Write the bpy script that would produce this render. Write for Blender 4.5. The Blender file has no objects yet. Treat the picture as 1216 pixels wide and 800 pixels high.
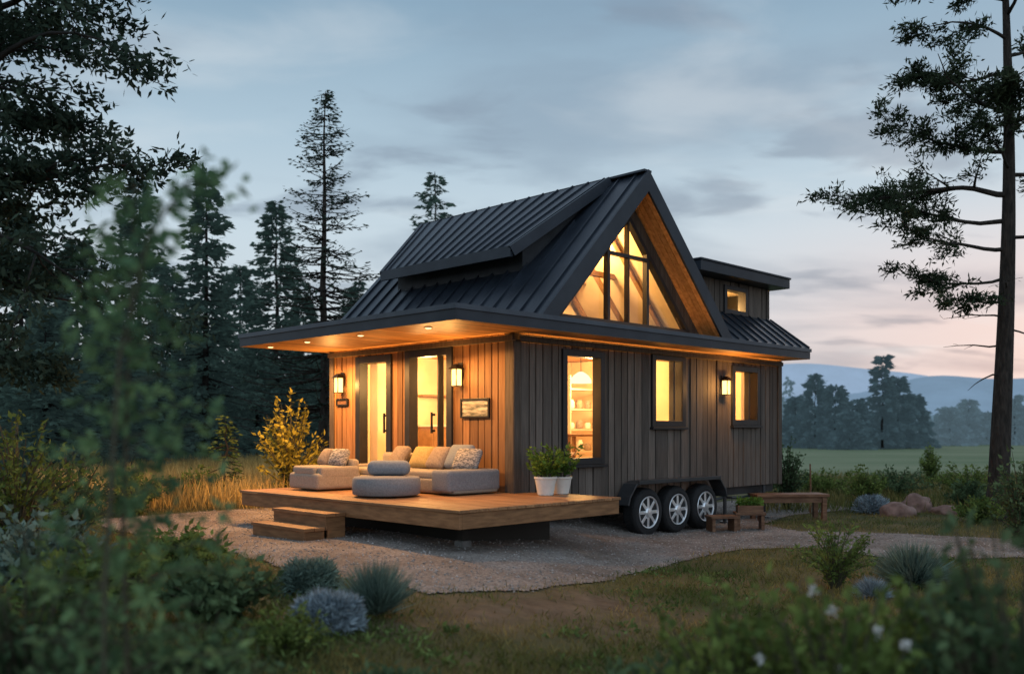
import bpy, bmesh, math, random
import numpy as np
from mathutils import Vector, Matrix, Euler
sc = bpy.context.scene
COL = sc.collection
F = 1091.0; EYE = 1.6; HX, HY = 0.022, 12.1
S = math.sqrt(.5); R45 = math.radians(45)
random.seed(7); NR = np.random.default_rng(11)

# ------------------------------------------------------------------ geometry of the place
def H(u, v, z=0): return Vector((HX + S*(u-v), HY + S*(u+v), z))
def smn(a, b, t):
    t = np.clip((t-a)/(b-a), 0, 1); return t*t*(3-2*t)
def g(x, y):
    base = .3*(1-smn(-.3, 2.2, x-.15*(y-12)))
    return base + .02*np.sin(x*1.3+.7)*np.sin(y*.9+1.1)
def grd(px, py):
    z = 0.2
    for _ in range(40):
        d = F*(EYE-z)/(py-510); x = (px-608)/F*d
        z = .5*z+.5*float(g(x, d))
    return x, d
def at_depth(px, d): return (px-608)/F*d
def zof(py, d): return EYE+(510-py)/F*d

# ------------------------------------------------------------------ mesh builders
def mesh_np(name, V, Q, T=None, smooth=False):
    me = bpy.data.meshes.new(name)
    nv, nf, k = len(V), len(Q), Q.shape[1]
    me.vertices.add(nv); me.vertices.foreach_set('co', V.astype(np.float32).ravel())
    me.loops.add(nf*k); me.loops.foreach_set('vertex_index', Q.astype(np.int32).ravel())
    me.polygons.add(nf); me.polygons.foreach_set('loop_start', np.arange(0, nf*k, k, dtype=np.int32))
    if smooth: me.polygons.foreach_set('use_smooth', np.ones(nf, dtype=bool))
    me.update(calc_edges=True)
    if T is not None:
        a = me.attributes.new('tone', 'FLOAT', 'FACE'); a.data.foreach_set('value', T.astype(np.float32))
    return me
def link(name, me, mat, parent=None):
    o = bpy.data.objects.new(name, me); COL.objects.link(o)
    if mat: me.materials.append(mat)
    if parent: o.parent = parent
    return o

class MB:
    def __init__(self): self.v = []; self.f = []; self.t = []
    def add(self, vs, fs, tone=0.):
        b = len(self.v); self.v += [tuple(p) for p in vs]
        for f in fs: self.f.append(tuple(i+b for i in f)); self.t.append(tone)
        return self
    def hexa(self, p, tone=0.):
        return self.add(p, [(0,3,2,1),(4,5,6,7),(0,1,5,4),(1,2,6,5),(2,3,7,6),(3,0,4,7)], tone)
    def box(self, x0, x1, y0, y1, z0, z1, tone=0.):
        return self.hexa([(x0,y0,z0),(x1,y0,z0),(x1,y1,z0),(x0,y1,z0),(x0,y0,z1),(x1,y0,z1),(x1,y1,z1),(x0,y1,z1)], tone)
    def mbox(self, m, s0, s1, z0, z1, n0, n1, tone=0.):
        return self.hexa([m(s0,z0,n0),m(s1,z0,n0),m(s1,z0,n1),m(s0,z0,n1),m(s0,z1,n0),m(s1,z1,n0),m(s1,z1,n1),m(s0,z1,n1)], tone)
    def bar(self, A, B, w, h, up=(0,0,1), tone=0.):
        A = Vector(A); B = Vector(B); d = (B-A).normalized(); up = Vector(up)
        s = d.cross(up).normalized()*w/2; n = s.cross(d).normalized()*h/2
        return self.hexa([A-s-n, A+s-n, B+s-n, B-s-n, A-s+n, A+s+n, B+s+n, B-s+n], tone)
    def prism(self, poly, ext, tone=0.):
        n = len(poly); e = Vector(ext); P = [Vector(p) for p in poly]
        return self.add(P+[p+e for p in P], [tuple(range(n-1,-1,-1)), tuple(range(n,2*n))]+[(i,(i+1)%n,n+(i+1)%n,n+i) for i in range(n)], tone)
    def tube(self, pts, rad, sides=6, tone=0.):
        pts = [Vector(p) for p in pts]; n = len(pts); V = []; fs = []
        for i, p in enumerate(pts):
            d = (pts[min(i+1,n-1)]-pts[max(i-1,0)])
            if d.length < 1e-6: d = Vector((0,0,1))
            d.normalize(); a = d.cross(Vector((.31,.95,.05))); a.normalize(); b = d.cross(a)
            for k in range(sides):
                t = 2*math.pi*k/sides; V.append(p+(a*math.cos(t)+b*math.sin(t))*rad[i])
        for i in range(n-1):
            for k in range(sides):
                k2 = (k+1) % sides; fs.append((i*sides+k, i*sides+k2, (i+1)*sides+k2, (i+1)*sides+k))
        fs.append(tuple(range(sides-1,-1,-1))); fs.append(tuple((n-1)*sides+k for k in range(sides)))
        return self.add(V, fs, tone)
    def lathe(self, prof, seg=28, c=(0,0,0), axis='z', tone=0.):
        V = []; fs = []; n = len(prof)
        for r, h in prof:
            for k in range(seg):
                t = 2*math.pi*k/seg; a, b = r*math.cos(t), r*math.sin(t)
                V.append((c[0]+a, c[1]+b, c[2]+h) if axis == 'z' else (c[0]+a, c[1]+h, c[2]+b))
        for i in range(n-1):
            for k in range(seg):
                k2 = (k+1) % seg; fs.append((i*seg+k, i*seg+k2, (i+1)*seg+k2, (i+1)*seg+k))
        if prof[0][0] > 1e-4: fs.append(tuple(range(seg-1,-1,-1)))
        if prof[-1][0] > 1e-4: fs.append(tuple((n-1)*seg+k for k in range(seg)))
        return self.add(V, fs, tone)
    def rbox(self, c, s, r, m=4, rot=None, puff=0., tone=0.):
        h = [a/2 for a in s]; r = min(r, *h)*.999
        def coords(hh):
            e = [-hh, -hh+.08*r, -hh+.29*r, -hh+.62*r, -hh+r]
            inn = [(-hh+r)+(2*hh-2*r)*k/m for k in range(1, m)]
            return e+inn+[-q for q in reversed(e)]
        cs = [coords(a) for a in h]; d = {}; V = []; fs = []
        rot = rot or Matrix.Identity(3)
        def vid(q):
            key = tuple(round(x, 5) for x in q)
            if key in d: return d[key]
            inner = [max(-h[i]+r, min(h[i]-r, q[i])) for i in range(3)]
            dl = Vector([q[i]-inner[i] for i in range(3)])
            if dl.length > 1e-9: dl = dl.normalized()*r
            p = Vector(inner)+dl
            if puff: p.z *= 1+puff*(1-(p.x/h[0])**2)*(1-(p.y/h[1])**2)
            d[key] = len(V); V.append(Vector(c)+rot@p); return d[key]
        for ax in range(3):
            a, b = (ax+1) % 3, (ax+2) % 3
            for sg in (-1, 1):
                for i in range(len(cs[a])-1):
                    for j in range(len(cs[b])-1):
                        q = []
                        for (ii, jj) in ((i,j),(i+1,j),(i+1,j+1),(i,j+1)):
                            w = [0,0,0]; w[ax] = sg*h[ax]; w[a] = cs[a][ii]; w[b] = cs[b][jj]; q.append(vid(w))
                        if sg < 0: q.reverse()
                        if len(set(q)) == 4: fs.append(tuple(q))
        return self.add(V, fs, tone)
    def build(self, name, mat, parent=None, smooth=False, bevel=0., fix=True):
        me = bpy.data.meshes.new(name); me.from_pydata(self.v, [], self.f)
        a = me.attributes.new('tone', 'FLOAT', 'FACE'); a.data.foreach_set('value', self.t)
        if fix:
            bm = bmesh.new(); bm.from_mesh(me); bmesh.ops.recalc_face_normals(bm, faces=bm.faces); bm.to_mesh(me); bm.free()
        if smooth: me.polygons.foreach_set('use_smooth', [True]*len(me.polygons))
        me.update()
        o = link(name, me, mat, parent)
        if bevel:
            b = o.modifiers.new('bevel', 'BEVEL'); b.width = bevel; b.segments = 2; b.limit_method = 'ANGLE'
        return o

class LB:
    def __init__(self): self.P = []; self.A = []; self.L = []; self.W = []; self.T = []
    def add(self, p, a, l, w, t=0.):
        self.P.append(tuple(p)); self.A.append(tuple(a)); self.L.append(l); self.W.append(w); self.T.append(t)
    def build(self, name, mat, parent=None, flat=0.):
        P = np.array(self.P); A = np.array(self.A); A /= np.linalg.norm(A, axis=1)[:, None]+1e-9
        return leaves_np(name, P, A, np.array(self.L), np.array(self.W), np.array(self.T), mat, parent, flat)
def leaves_np(name, P, A, L, W, T, mat, parent=None, flat=0.):
    n = len(P); Rn = NR.normal(size=(n, 3)); Rn[:, 2] += flat*3
    B = np.cross(A, Rn); B /= np.linalg.norm(B, axis=1)[:, None]+1e-9
    Nn = np.cross(A, B); L = L[:, None]; W = W[:, None]
    V = np.stack([P, P+A*L*.42+B*W/2+Nn*W*.12, P+A*L+Nn*L*.08, P+A*L*.42-B*W/2+Nn*W*.12], 1).reshape(-1, 3)
    return link(name, mesh_np(name, V, np.arange(4*n).reshape(n, 4), T), mat, parent)

# ------------------------------------------------------------------ things
def thing(name, label, cat, loc=(0,0,0), rotz=0, group=None):
    o = bpy.data.objects.new(name, None); COL.objects.link(o); o.empty_display_size = .1
    o.location = loc; o.rotation_euler = (0,0,rotz); o['label'] = label; o['category'] = cat
    if group: o['group'] = group
    return o
def struct(o): o['kind'] = 'structure'; return o
def stuff(o, label, cat): o['kind'] = 'stuff'; o['label'] = label; o['category'] = cat; return o

# ------------------------------------------------------------------ materials
def newmat(name):
    m = bpy.data.materials.new(name); m.use_nodes = True; nt = m.node_tree; nt.nodes.clear()
    out = nt.nodes.new('ShaderNodeOutputMaterial'); return m, nt, out
def nosample(m):
    try: m.cycles.emission_sampling = 'NONE'
    except Exception: pass
    return m
def N(nt, t, **kw):
    n = nt.nodes.new(t)
    for k, v in kw.items(): setattr(n, k, v)
    return n
def c4(c): return (c[0], c[1], c[2], 1)
def noise_ramp(nt, c1, c2, scale, ns, detail, ramp=(.35,.65), rough=.6):
    tc = N(nt,'ShaderNodeTexCoord'); mp = N(nt,'ShaderNodeMapping'); mp.inputs['Scale'].default_value = scale
    nt.links.new(tc.outputs['Object'], mp.inputs['Vector'])
    no = N(nt,'ShaderNodeTexNoise'); no.inputs['Scale'].default_value = ns; no.inputs['Detail'].default_value = detail; no.inputs['Roughness'].default_value = rough
    nt.links.new(mp.outputs['Vector'], no.inputs['Vector'])
    cr = N(nt,'ShaderNodeValToRGB'); cr.color_ramp.elements[0].position = ramp[0]; cr.color_ramp.elements[1].position = ramp[1]
    cr.color_ramp.elements[0].color = c4(c1); cr.color_ramp.elements[1].color = c4(c2)
    nt.links.new(no.outputs['Fac'], cr.inputs['Fac']); return no, cr, mp
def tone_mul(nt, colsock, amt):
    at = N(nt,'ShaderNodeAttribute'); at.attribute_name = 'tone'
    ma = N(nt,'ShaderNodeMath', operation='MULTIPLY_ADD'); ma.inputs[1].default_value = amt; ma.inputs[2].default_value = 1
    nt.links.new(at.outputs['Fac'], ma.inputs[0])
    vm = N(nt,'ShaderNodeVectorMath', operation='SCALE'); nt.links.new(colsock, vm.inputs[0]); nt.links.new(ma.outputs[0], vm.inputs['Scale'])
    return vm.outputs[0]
def mat(name, c1, c2=None, rough=.6, metal=0., scale=(1,1,1), ns=4, detail=5, bump=0., tone=0., spec=.3, ramp=(.35,.65), bdist=.01):
    m, nt, out = newmat(name); c2 = c2 or c1
    no, cr, mp = noise_ramp(nt, c1, c2, scale, ns, detail, ramp)
    b = N(nt,'ShaderNodeBsdfPrincipled'); b.inputs['Roughness'].default_value = rough; b.inputs['Metallic'].default_value = metal
    b.inputs['Specular IOR Level'].default_value = spec
    nt.links.new(tone_mul(nt, cr.outputs[0], tone), b.inputs['Base Color'])
    if bump:
        bp = N(nt,'ShaderNodeBump'); bp.inputs['Strength'].default_value = bump; bp.inputs['Distance'].default_value = bdist
        nt.links.new(no.outputs['Fac'], bp.inputs['Height']); nt.links.new(bp.outputs[0], b.inputs['Normal'])
    nt.links.new(b.outputs[0], out.inputs[0]); return m
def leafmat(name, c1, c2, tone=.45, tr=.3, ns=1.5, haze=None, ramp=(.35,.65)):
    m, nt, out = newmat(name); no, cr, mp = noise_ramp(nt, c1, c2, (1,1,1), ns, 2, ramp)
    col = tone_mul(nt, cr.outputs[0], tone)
    d = N(nt,'ShaderNodeBsdfDiffuse'); t = N(nt,'ShaderNodeBsdfTranslucent')
    mx = N(nt,'ShaderNodeMixShader'); mx.inputs[0].default_value = tr
    nt.links.new(col, d.inputs[0]); nt.links.new(col, t.inputs[0])
    nt.links.new(d.outputs[0], mx.inputs[1]); nt.links.new(t.outputs[0], mx.inputs[2])
    if haze:
        e = N(nt,'ShaderNodeEmission'); e.inputs[0].default_value = c4(haze); ad = N(nt,'ShaderNodeAddShader')  # emission painted into the leaves as distance haze
        nt.links.new(mx.outputs[0], ad.inputs[0]); nt.links.new(e.outputs[0], ad.inputs[1]); nt.links.new(ad.outputs[0], out.inputs[0])
        nosample(m)
    else: nt.links.new(mx.outputs[0], out.inputs[0])
    return m
def emat(name, c, s):
    m, nt, out = newmat(name); e = N(nt,'ShaderNodeEmission'); e.inputs[0].default_value = c4(c); e.inputs[1].default_value = s
    nt.links.new(e.outputs[0], out.inputs[0]); return m
def glassmat(name):
    m, nt, out = newmat(name); t = N(nt,'ShaderNodeBsdfTransparent'); gl = N(nt,'ShaderNodeBsdfGlossy'); gl.inputs['Roughness'].default_value = .03
    mx = N(nt,'ShaderNodeMixShader'); mx.inputs[0].default_value = .06; nt.links.new(t.outputs[0], mx.inputs[1]); nt.links.new(gl.outputs[0], mx.inputs[2])
    nt.links.new(mx.outputs[0], out.inputs[0]); return m

M = {}
M['board'] = mat('weathered_board', (.070,.056,.047), (.140,.113,.095), .75, scale=(9,9,.7), ns=3, detail=8, bump=.5, tone=.36, ramp=(.28,.72))
M['boardfront'] = mat('porch_lit_tint_board', (.16,.072,.030), (.27,.140,.060), .65, scale=(9,9,.7), ns=3, detail=8, bump=.45, tone=.34, ramp=(.28,.72))  # orange put into the front boards to stand for porch light
M['core'] = mat('dark_core', (.016,.014,.011))
M['trim'] = mat('corner_trim', (.055,.042,.033), (.105,.082,.065), .7, scale=(8,8,.7), ns=3, bump=.3)
M['roof'] = mat('dark_metal_roof', (.016,.022,.032), (.032,.041,.056), .36, .3, ns=1.4, tone=.2, bump=.05, spec=.5)
M['dwall'] = mat('dormer_cladding', (.020,.022,.026), (.04,.043,.05), .6, ns=3)
M['fascia'] = mat('fascia_metal', (.022,.028,.038), (.034,.042,.055), .42, .2, ns=2)
M['drip'] = mat('drip_edge_painted_highlight', (.05,.062,.08), (.07,.085,.105), .4, .3, ns=2)  # lighter tone painted in as an edge highlight along the eave
M['soffit'] = mat('soffit_wood', (.38,.18,.06), (.60,.32,.12), .5, scale=(1,10,10), ns=2.2, detail=6, tone=.25, bump=.15)
M['frame'] = mat('window_frame', (.012,.012,.014), (.02,.02,.022), .4)
M['glass'] = glassmat('pane_glass')
M['plaster'] = mat('warm_plaster', (.58,.47,.32), (.76,.64,.47), .8, ns=1.2, detail=3)
M['ifloor'] = mat('interior_floor', (.3,.19,.1), (.4,.26,.14), .5, scale=(1,12,1))
M['deck'] = mat('deck_wood', (.21,.10,.043), (.39,.20,.09), .5, scale=(12,.8,12), ns=2.5, detail=7, bump=.25, tone=.32, spec=.35)
M['decks'] = mat('deck_fascia', (.17,.08,.034), (.30,.15,.066), .55, scale=(2,2,14), ns=2, detail=6, bump=.2, tone=.2)
M['tyre'] = mat('tyre_rubber', (.012,.012,.013), (.022,.022,.023), .75)
M['chrome'] = mat('wheel_alloy', (.72,.73,.75), (.82,.83,.85), .28, .75)
M['steel'] = mat('trailer_steel', (.022,.023,.026), (.04,.042,.046), .5, .3)
M['fender'] = mat('fender_paint', (.035,.037,.04), (.05,.052,.056), .35, .3)
M['fabric'] = mat('linen_fabric', (.25,.215,.17), (.34,.295,.24), .95, ns=60, detail=3, bump=.25, bdist=.003)
M['fabricb'] = mat('grey_fabric', (.17,.17,.175), (.24,.24,.245), .95, ns=60, detail=3, bump=.25, bdist=.003)
M['fabricc'] = mat('blue_grey_fabric', (.15,.175,.21), (.21,.24,.28), .95, ns=60, detail=3, bump=.25, bdist=.003)
M['pillow'] = mat('patterned_pillow', (.12,.12,.125), (.38,.35,.32), .95, scale=(3,3,9), ns=9, detail=2, ramp=(.45,.55))
M['pillowd'] = mat('taupe_pillow', (.20,.155,.12), (.30,.24,.19), .95, ns=40)
M['pillowm'] = mat('mustard_pillow', (.34,.24,.09), (.44,.32,.13), .95, ns=40)
M['ceramic'] = mat('white_ceramic', (.60,.57,.52), (.72,.69,.64), .5, ns=6)
M['soil'] = mat('soil', (.02,.014,.01), (.04,.028,.02), .95, ns=30, bump=.5)
M['bark'] = mat('dark_bark', (.016,.013,.011), (.052,.041,.034), .9, scale=(6,6,1.4), ns=4, detail=8, bump=1., bdist=.05)
M['barkd'] = mat('greyish_dark_bark', (.016,.015,.014), (.036,.031,.028), .9, scale=(6,6,1.4), ns=4)  # darker, greyer bark for background firs and the left tree
M['stem'] = mat('green_stem', (.05,.05,.03), (.08,.07,.045), .8)
M['rock'] = mat('rock', (.14,.085,.07), (.30,.19,.16), .9, ns=4, detail=8, bump=.7, bdist=.04)
M['bench'] = mat('bench_wood', (.10,.045,.024), (.20,.105,.058), .6, scale=(1.5,10,10), ns=3, bump=.2, tone=.2)
M['concrete'] = mat('concrete', (.12,.115,.11), (.18,.175,.17), .9, ns=12, bump=.2)
M['black'] = mat('black_iron', (.01,.01,.011), (.018,.018,.02), .45, .3)
M['lampglass'] = nosample(emat('lantern_glow', (1,.53,.15), 4.5))
M['bulb'] = nosample(emat('bulb_glow', (1,.66,.28), 3))
M['strip'] = emat('strip_glow', (1,.46,.12), 10)
M['shade'] = nosample(emat('pendant_glow', (1,.8,.5), 1.6))
M['curtain'] = leafmat('linen_curtain', (.62,.52,.38), (.74,.62,.46), tone=0, tr=.5)
M['shelf'] = mat('shelf_wood', (.20,.11,.05), (.32,.19,.095), .6)
M['pale'] = mat('pale_cabinet', (.50,.43,.33), (.58,.50,.40), .6)
M['fir'] = leafmat('fir_needles', (.030,.050,.038), (.060,.090,.068))
M['firback'] = leafmat('forest_needles', (.042,.072,.056), (.082,.128,.098), haze=(.006,.011,.0115))  # slight glow painted in for haze between the trees and the eye
M['misty'] = leafmat('painted_mist_needles', (.07,.11,.125), (.11,.155,.17), haze=(.055,.082,.099))  # bluish tint and glow painted in as far mist
M['mistyd'] = leafmat('nearer_painted_mist_needles', (.05,.08,.085), (.085,.125,.13), haze=(.022,.036,.044))  # weaker painted mist for the nearer cluster
M['pine'] = leafmat('pine_foliage', (.022,.034,.021), (.054,.072,.042))
M['oak'] = leafmat('oak_leaves', (.026,.043,.033), (.062,.09,.062))
M['sapling'] = leafmat('sapling_leaves', (.075,.145,.080), (.18,.28,.125), tr=.45, ns=4)
M['bush'] = leafmat('bush_leaves', (.085,.13,.038), (.19,.245,.068), ns=3)
M['bushd'] = leafmat('dark_bush_leaves', (.055,.092,.048), (.118,.172,.082), ns=3)
M['gold'] = leafmat('porch_tinted_leaves', (.22,.19,.034), (.40,.34,.06), ns=3)  # yellow in the leaf colour stands in for warm porch light
M['silver'] = leafmat('silver_leaves', (.18,.235,.27), (.32,.385,.42), ns=4)
M['lav'] = leafmat('lavender_leaves', (.10,.15,.125), (.18,.25,.20), ns=4)
M['pot'] = leafmat('pot_leaves', (.07,.14,.03), (.17,.27,.055), ns=5, tr=.4)
M['grass'] = leafmat('grass_blades', (.070,.100,.030), (.270,.205,.080), ns=.75, ramp=(.38,.66))
M['weed'] = leafmat('weed_leaves', (.06,.104,.034), (.14,.195,.064), ns=1.2)
M['hay'] = leafmat('porch_tinted_golden_grass', (.38,.27,.10), (.60,.44,.17), ns=.6)  # golden grass, colour brightened to carry the glow from the porch
M['petal'] = leafmat('white_petals', (.6,.6,.58), (.75,.74,.72), ns=2)
M['stone'] = mat('gravel_stone', (.20,.185,.175), (.36,.335,.32), .9, ns=8, tone=.5)

def groundmat():
    m, nt, out = newmat('ground_soil')
    no, cr, mp = noise_ramp(nt, (.050,.060,.024), (.140,.108,.050), (1,1,1), .9, 8, (.36,.66))
    no2, cr2, mp2 = noise_ramp(nt, (.080,.056,.037), (.170,.120,.080), (1,1,1), 5, 9, (.3,.7))
    at = N(nt,'ShaderNodeAttribute'); at.attribute_name = 'dirt'
    mx = N(nt,'ShaderNodeMix', data_type='RGBA'); nt.links.new(at.outputs['Fac'], mx.inputs['Factor'])
    nt.links.new(cr.outputs[0], mx.inputs['A']); nt.links.new(cr2.outputs[0], mx.inputs['B'])
    at2 = N(nt,'ShaderNodeAttribute'); at2.attribute_name = 'meadow'
    no3, cr3, mp3 = noise_ramp(nt, (.12,.165,.09), (.21,.235,.145), (.05,.12,1), 1.2, 6, (.3,.7))
    mx2 = N(nt,'ShaderNodeMix', data_type='RGBA'); nt.links.new(at2.outputs['Fac'], mx2.inputs['Factor'])
    nt.links.new(mx.outputs['Result'], mx2.inputs['A']); nt.links.new(cr3.outputs[0], mx2.inputs['B'])
    b = N(nt,'ShaderNodeBsdfPrincipled'); b.inputs['Roughness'].default_value = .95; b.inputs['Specular IOR Level'].default_value = .1
    bp = N(nt,'ShaderNodeBump'); bp.inputs['Strength'].default_value = .8; bp.inputs['Distance'].default_value = .05
    nt.links.new(no2.outputs['Fac'], bp.inputs['Height']); nt.links.new(bp.outputs[0], b.inputs['Normal'])
    nt.links.new(mx2.outputs['Result'], b.inputs['Base Color']); nt.links.new(b.outputs[0], out.inputs[0]); return m
def gravelmat():
    m, nt, out = newmat('gravel')
    tc = N(nt,'ShaderNodeTexCoord'); vo = N(nt,'ShaderNodeTexVoronoi'); vo.inputs['Scale'].default_value = 46
    nt.links.new(tc.outputs['Object'], vo.inputs['Vector'])
    cr = N(nt,'ShaderNodeValToRGB'); cr.color_ramp.elements[0].color = c4((.14,.12,.105)); cr.color_ramp.elements[1].color = c4((.37,.33,.30))
    nt.links.new(vo.outputs['Color'], cr.inputs['Fac'])
    no, cr2, mp = noise_ramp(nt, (.55,.5,.46), (1,1,1), (1,1,1), 1.3, 6)
    mu = N(nt,'ShaderNodeMix', data_type='RGBA', blend_type='MULTIPLY'); mu.inputs['Factor'].default_value = 1
    nt.links.new(cr.outputs[0], mu.inputs['A']); nt.links.new(cr2.outputs[0], mu.inputs['B'])
    b = N(nt,'ShaderNodeBsdfPrincipled'); b.inputs['Roughness'].default_value = .9; b.inputs['Specular IOR Level'].default_value = .2
    bp = N(nt,'ShaderNodeBump'); bp.inputs['Strength'].default_value = .9; bp.inputs['Distance'].default_value = .015; bp.invert = True
    nt.links.new(vo.outputs['Distance'], bp.inputs['Height']); nt.links.new(bp.outputs[0], b.inputs['Normal'])
    nt.links.new(mu.outputs['Result'], b.inputs['Base Color']); nt.links.new(b.outputs[0], out.inputs[0]); return m
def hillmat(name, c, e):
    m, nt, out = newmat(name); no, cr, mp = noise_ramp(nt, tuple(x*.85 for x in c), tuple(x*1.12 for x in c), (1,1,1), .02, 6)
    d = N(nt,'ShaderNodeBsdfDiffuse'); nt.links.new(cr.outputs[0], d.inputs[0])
    em = N(nt,'ShaderNodeEmission'); em.inputs[0].default_value = c4(e); ad = N(nt,'ShaderNodeAddShader')  # emission stands in for airlight over the distant hills
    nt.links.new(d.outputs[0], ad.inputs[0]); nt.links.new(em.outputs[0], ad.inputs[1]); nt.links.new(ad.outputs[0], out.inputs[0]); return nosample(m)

# ------------------------------------------------------------------ sky
w = bpy.data.worlds.new('World'); sc.world = w; w.use_nodes = True; nt = w.node_tree; nt.nodes.clear()
L = nt.links.new
def MT(op, a, b=None, c=None, clamp=False):
    n = N(nt,'ShaderNodeMath', operation=op); n.use_clamp = clamp
    for i, q in enumerate((a, b, c)):
        if q is None: continue
        if isinstance(q, (int, float)): n.inputs[i].default_value = q
        else: L(q, n.inputs[i])
    return n.outputs[0]
def MIX(f, a, b):
    n = N(nt,'ShaderNodeMix', data_type='RGBA')
    for s, q in (('Factor', f), ('A', a), ('B', b)):
        if isinstance(q, tuple): n.inputs[s].default_value = c4(q)
        elif isinstance(q, (int, float)): n.inputs[s].default_value = q
        else: L(q, n.inputs[s])
    return n.outputs['Result']
def SMR(v, a, b, lo=0, hi=1):
    n = N(nt,'ShaderNodeMapRange', interpolation_type='SMOOTHSTEP'); n.inputs['From Min'].default_value = a; n.inputs['From Max'].default_value = b
    n.inputs['To Min'].default_value = lo; n.inputs['To Max'].default_value = hi; L(v, n.inputs['Value']); return n.outputs[0]
tc = N(nt,'ShaderNodeTexCoord'); sp = N(nt,'ShaderNodeSeparateXYZ'); L(tc.outputs['Generated'], sp.inputs[0])
X, Y, Z = sp.outputs
mr = N(nt,'ShaderNodeMapRange'); mr.inputs['From Min'].default_value = -.05; mr.inputs['From Max'].default_value = .95; L(Z, mr.inputs['Value'])
cr = N(nt,'ShaderNodeValToRGB'); els = cr.color_ramp.elements
stops = [(-.05,(.26,.29,.33)),(.03,(.50,.55,.61)),(.10,(.60,.67,.73)),(.20,(.57,.68,.76)),(.30,(.42,.56,.67)),(.42,(.25,.385,.51)),(.7,(.36,.46,.58)),(.95,(.5,.6,.72))]
els[0].position = 0; els[0].color = c4(stops[0][1]); els[1].position = 1; els[1].color = c4(stops[-1][1])
for z, c in stops[1:-1]:
    e = els.new(z+.05); e.color = c4(c)
L(mr.outputs[0], cr.inputs['Fac'])
band = MT('SUBTRACT', 1, MT('DIVIDE', MT('ABSOLUTE', MT('SUBTRACT', Z, .11)), .13), clamp=True)
pinkf = MT('MULTIPLY', MT('MULTIPLY', band, SMR(X, .05, .45)), .52)
col = MIX(pinkf, cr.outputs[0], (.84,.61,.58))
den = MT('ADD', MT('MAXIMUM', Z, 0), .16)
cv = N(nt,'ShaderNodeCombineXYZ'); L(MT('DIVIDE', X, den), cv.inputs[0]); L(MT('MULTIPLY', MT('DIVIDE', Y, den), 1.5), cv.inputs[1])
def cloud(scale, a, b, off):
    ofs = N(nt,'ShaderNodeVectorMath', operation='ADD'); L(cv.outputs[0], ofs.inputs[0]); ofs.inputs[1].default_value = off
    cn = N(nt,'ShaderNodeTexNoise'); cn.inputs['Scale'].default_value = scale; cn.inputs['Detail'].default_value = 7; cn.inputs['Roughness'].default_value = .5; cn.inputs['Distortion'].default_value = .35
    L(ofs.outputs[0], cn.inputs['Vector']); return SMR(cn.outputs['Fac'], a, b)
fade = SMR(Z, .0, .07)
col = MIX(MT('MULTIPLY', MT('MULTIPLY', cloud(.95, .46, .68, (1.3,.4,0)), fade), .55), col, (.22,.30,.40))
col = MIX(MT('MULTIPLY', MT('MULTIPLY', cloud(1.9, .53, .66, (5.3,2.4,0)), fade), .60), col, (.22,.285,.375))
col = MIX(MT('MULTIPLY', MT('MULTIPLY', cloud(1.5, .52, .74, (9.1,7.4,3)), fade), .4), col, (.70,.75,.79))
sky = N(nt,'ShaderNodeTexSky', sky_type='NISHITA'); sky.sun_disc = False; sky.sun_elevation = math.radians(1); sky.sun_rotation = math.radians(35)
vs = N(nt,'ShaderNodeVectorMath', operation='SCALE'); L(sky.outputs[0], vs.inputs[0]); vs.inputs['Scale'].default_value = .02
ad = N(nt,'ShaderNodeVectorMath', operation='ADD'); L(col, ad.inputs[0]); L(vs.outputs[0], ad.inputs[1])
bg = N(nt,'ShaderNodeBackground'); L(ad.outputs[0], bg.inputs[0]); L(SMR(Y, .2, -.8, 1, 1.75), bg.inputs[1])
wo = N(nt,'ShaderNodeOutputWorld'); L(bg.outputs[0], wo.inputs[0])
sl = bpy.data.lights.new('afterglow', 'SUN'); sl.energy = .12; sl.angle = math.radians(25); sl.color = (1,.75,.62)
so = bpy.data.objects.new('afterglow', sl); COL.objects.link(so); so.rotation_euler = (math.radians(72), 0, math.radians(150))

def light(kind, loc, energy, color=(1,.56,.2), parent=None, rad=.05, rot=None, spot=None, name='lamp_light'):
    l = bpy.data.lights.new(name, kind); l.energy = energy; l.color = color
    if kind in ('POINT','SPOT'): l.shadow_soft_size = rad
    if spot: l.spot_size = math.radians(spot); l.spot_blend = .12
    o = bpy.data.objects.new(name, l); COL.objects.link(o); o.location = loc
    if rot: o.rotation_euler = rot
    if parent: o.parent = parent
    return o

# ------------------------------------------------------------------ ground
PATHPX = [(120,628),(235,650),(330,672),(430,690),(520,704),(620,702),(720,689),(800,668),(880,653),(960,651),(1060,664),(1260,660),
          (1260,642),(1080,635),(950,632),(900,622),(960,609),(1030,604),(960,598),(870,595),(700,600),(500,605),(330,602),(220,610),(120,616)]
PATH = np.array([grd(*p) for p in PATHPX])
def inpoly(x, y, P):
    r = np.zeros(x.shape, bool); n = len(P); j = n-1
    for i in range(n):
        xi, yi = P[i]; xj, yj = P[j]
        c = ((yi > y) != (yj > y)) & (x < (xj-xi)*(y-yi)/(yj-yi+1e-12)+xi); r ^= c; j = i
    return r
def wob(x, y): return .07*np.sin(x*2.1+y*1.3)+.03*np.sin(x*7.7-y*5.1)
def inpath(x, y): return inpoly(x+wob(x, y)*.6, y+wob(y+3, x), PATH)
DC = grd(690, 722); DC2 = grd(520, 735); DC3 = grd(960, 690)
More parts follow.
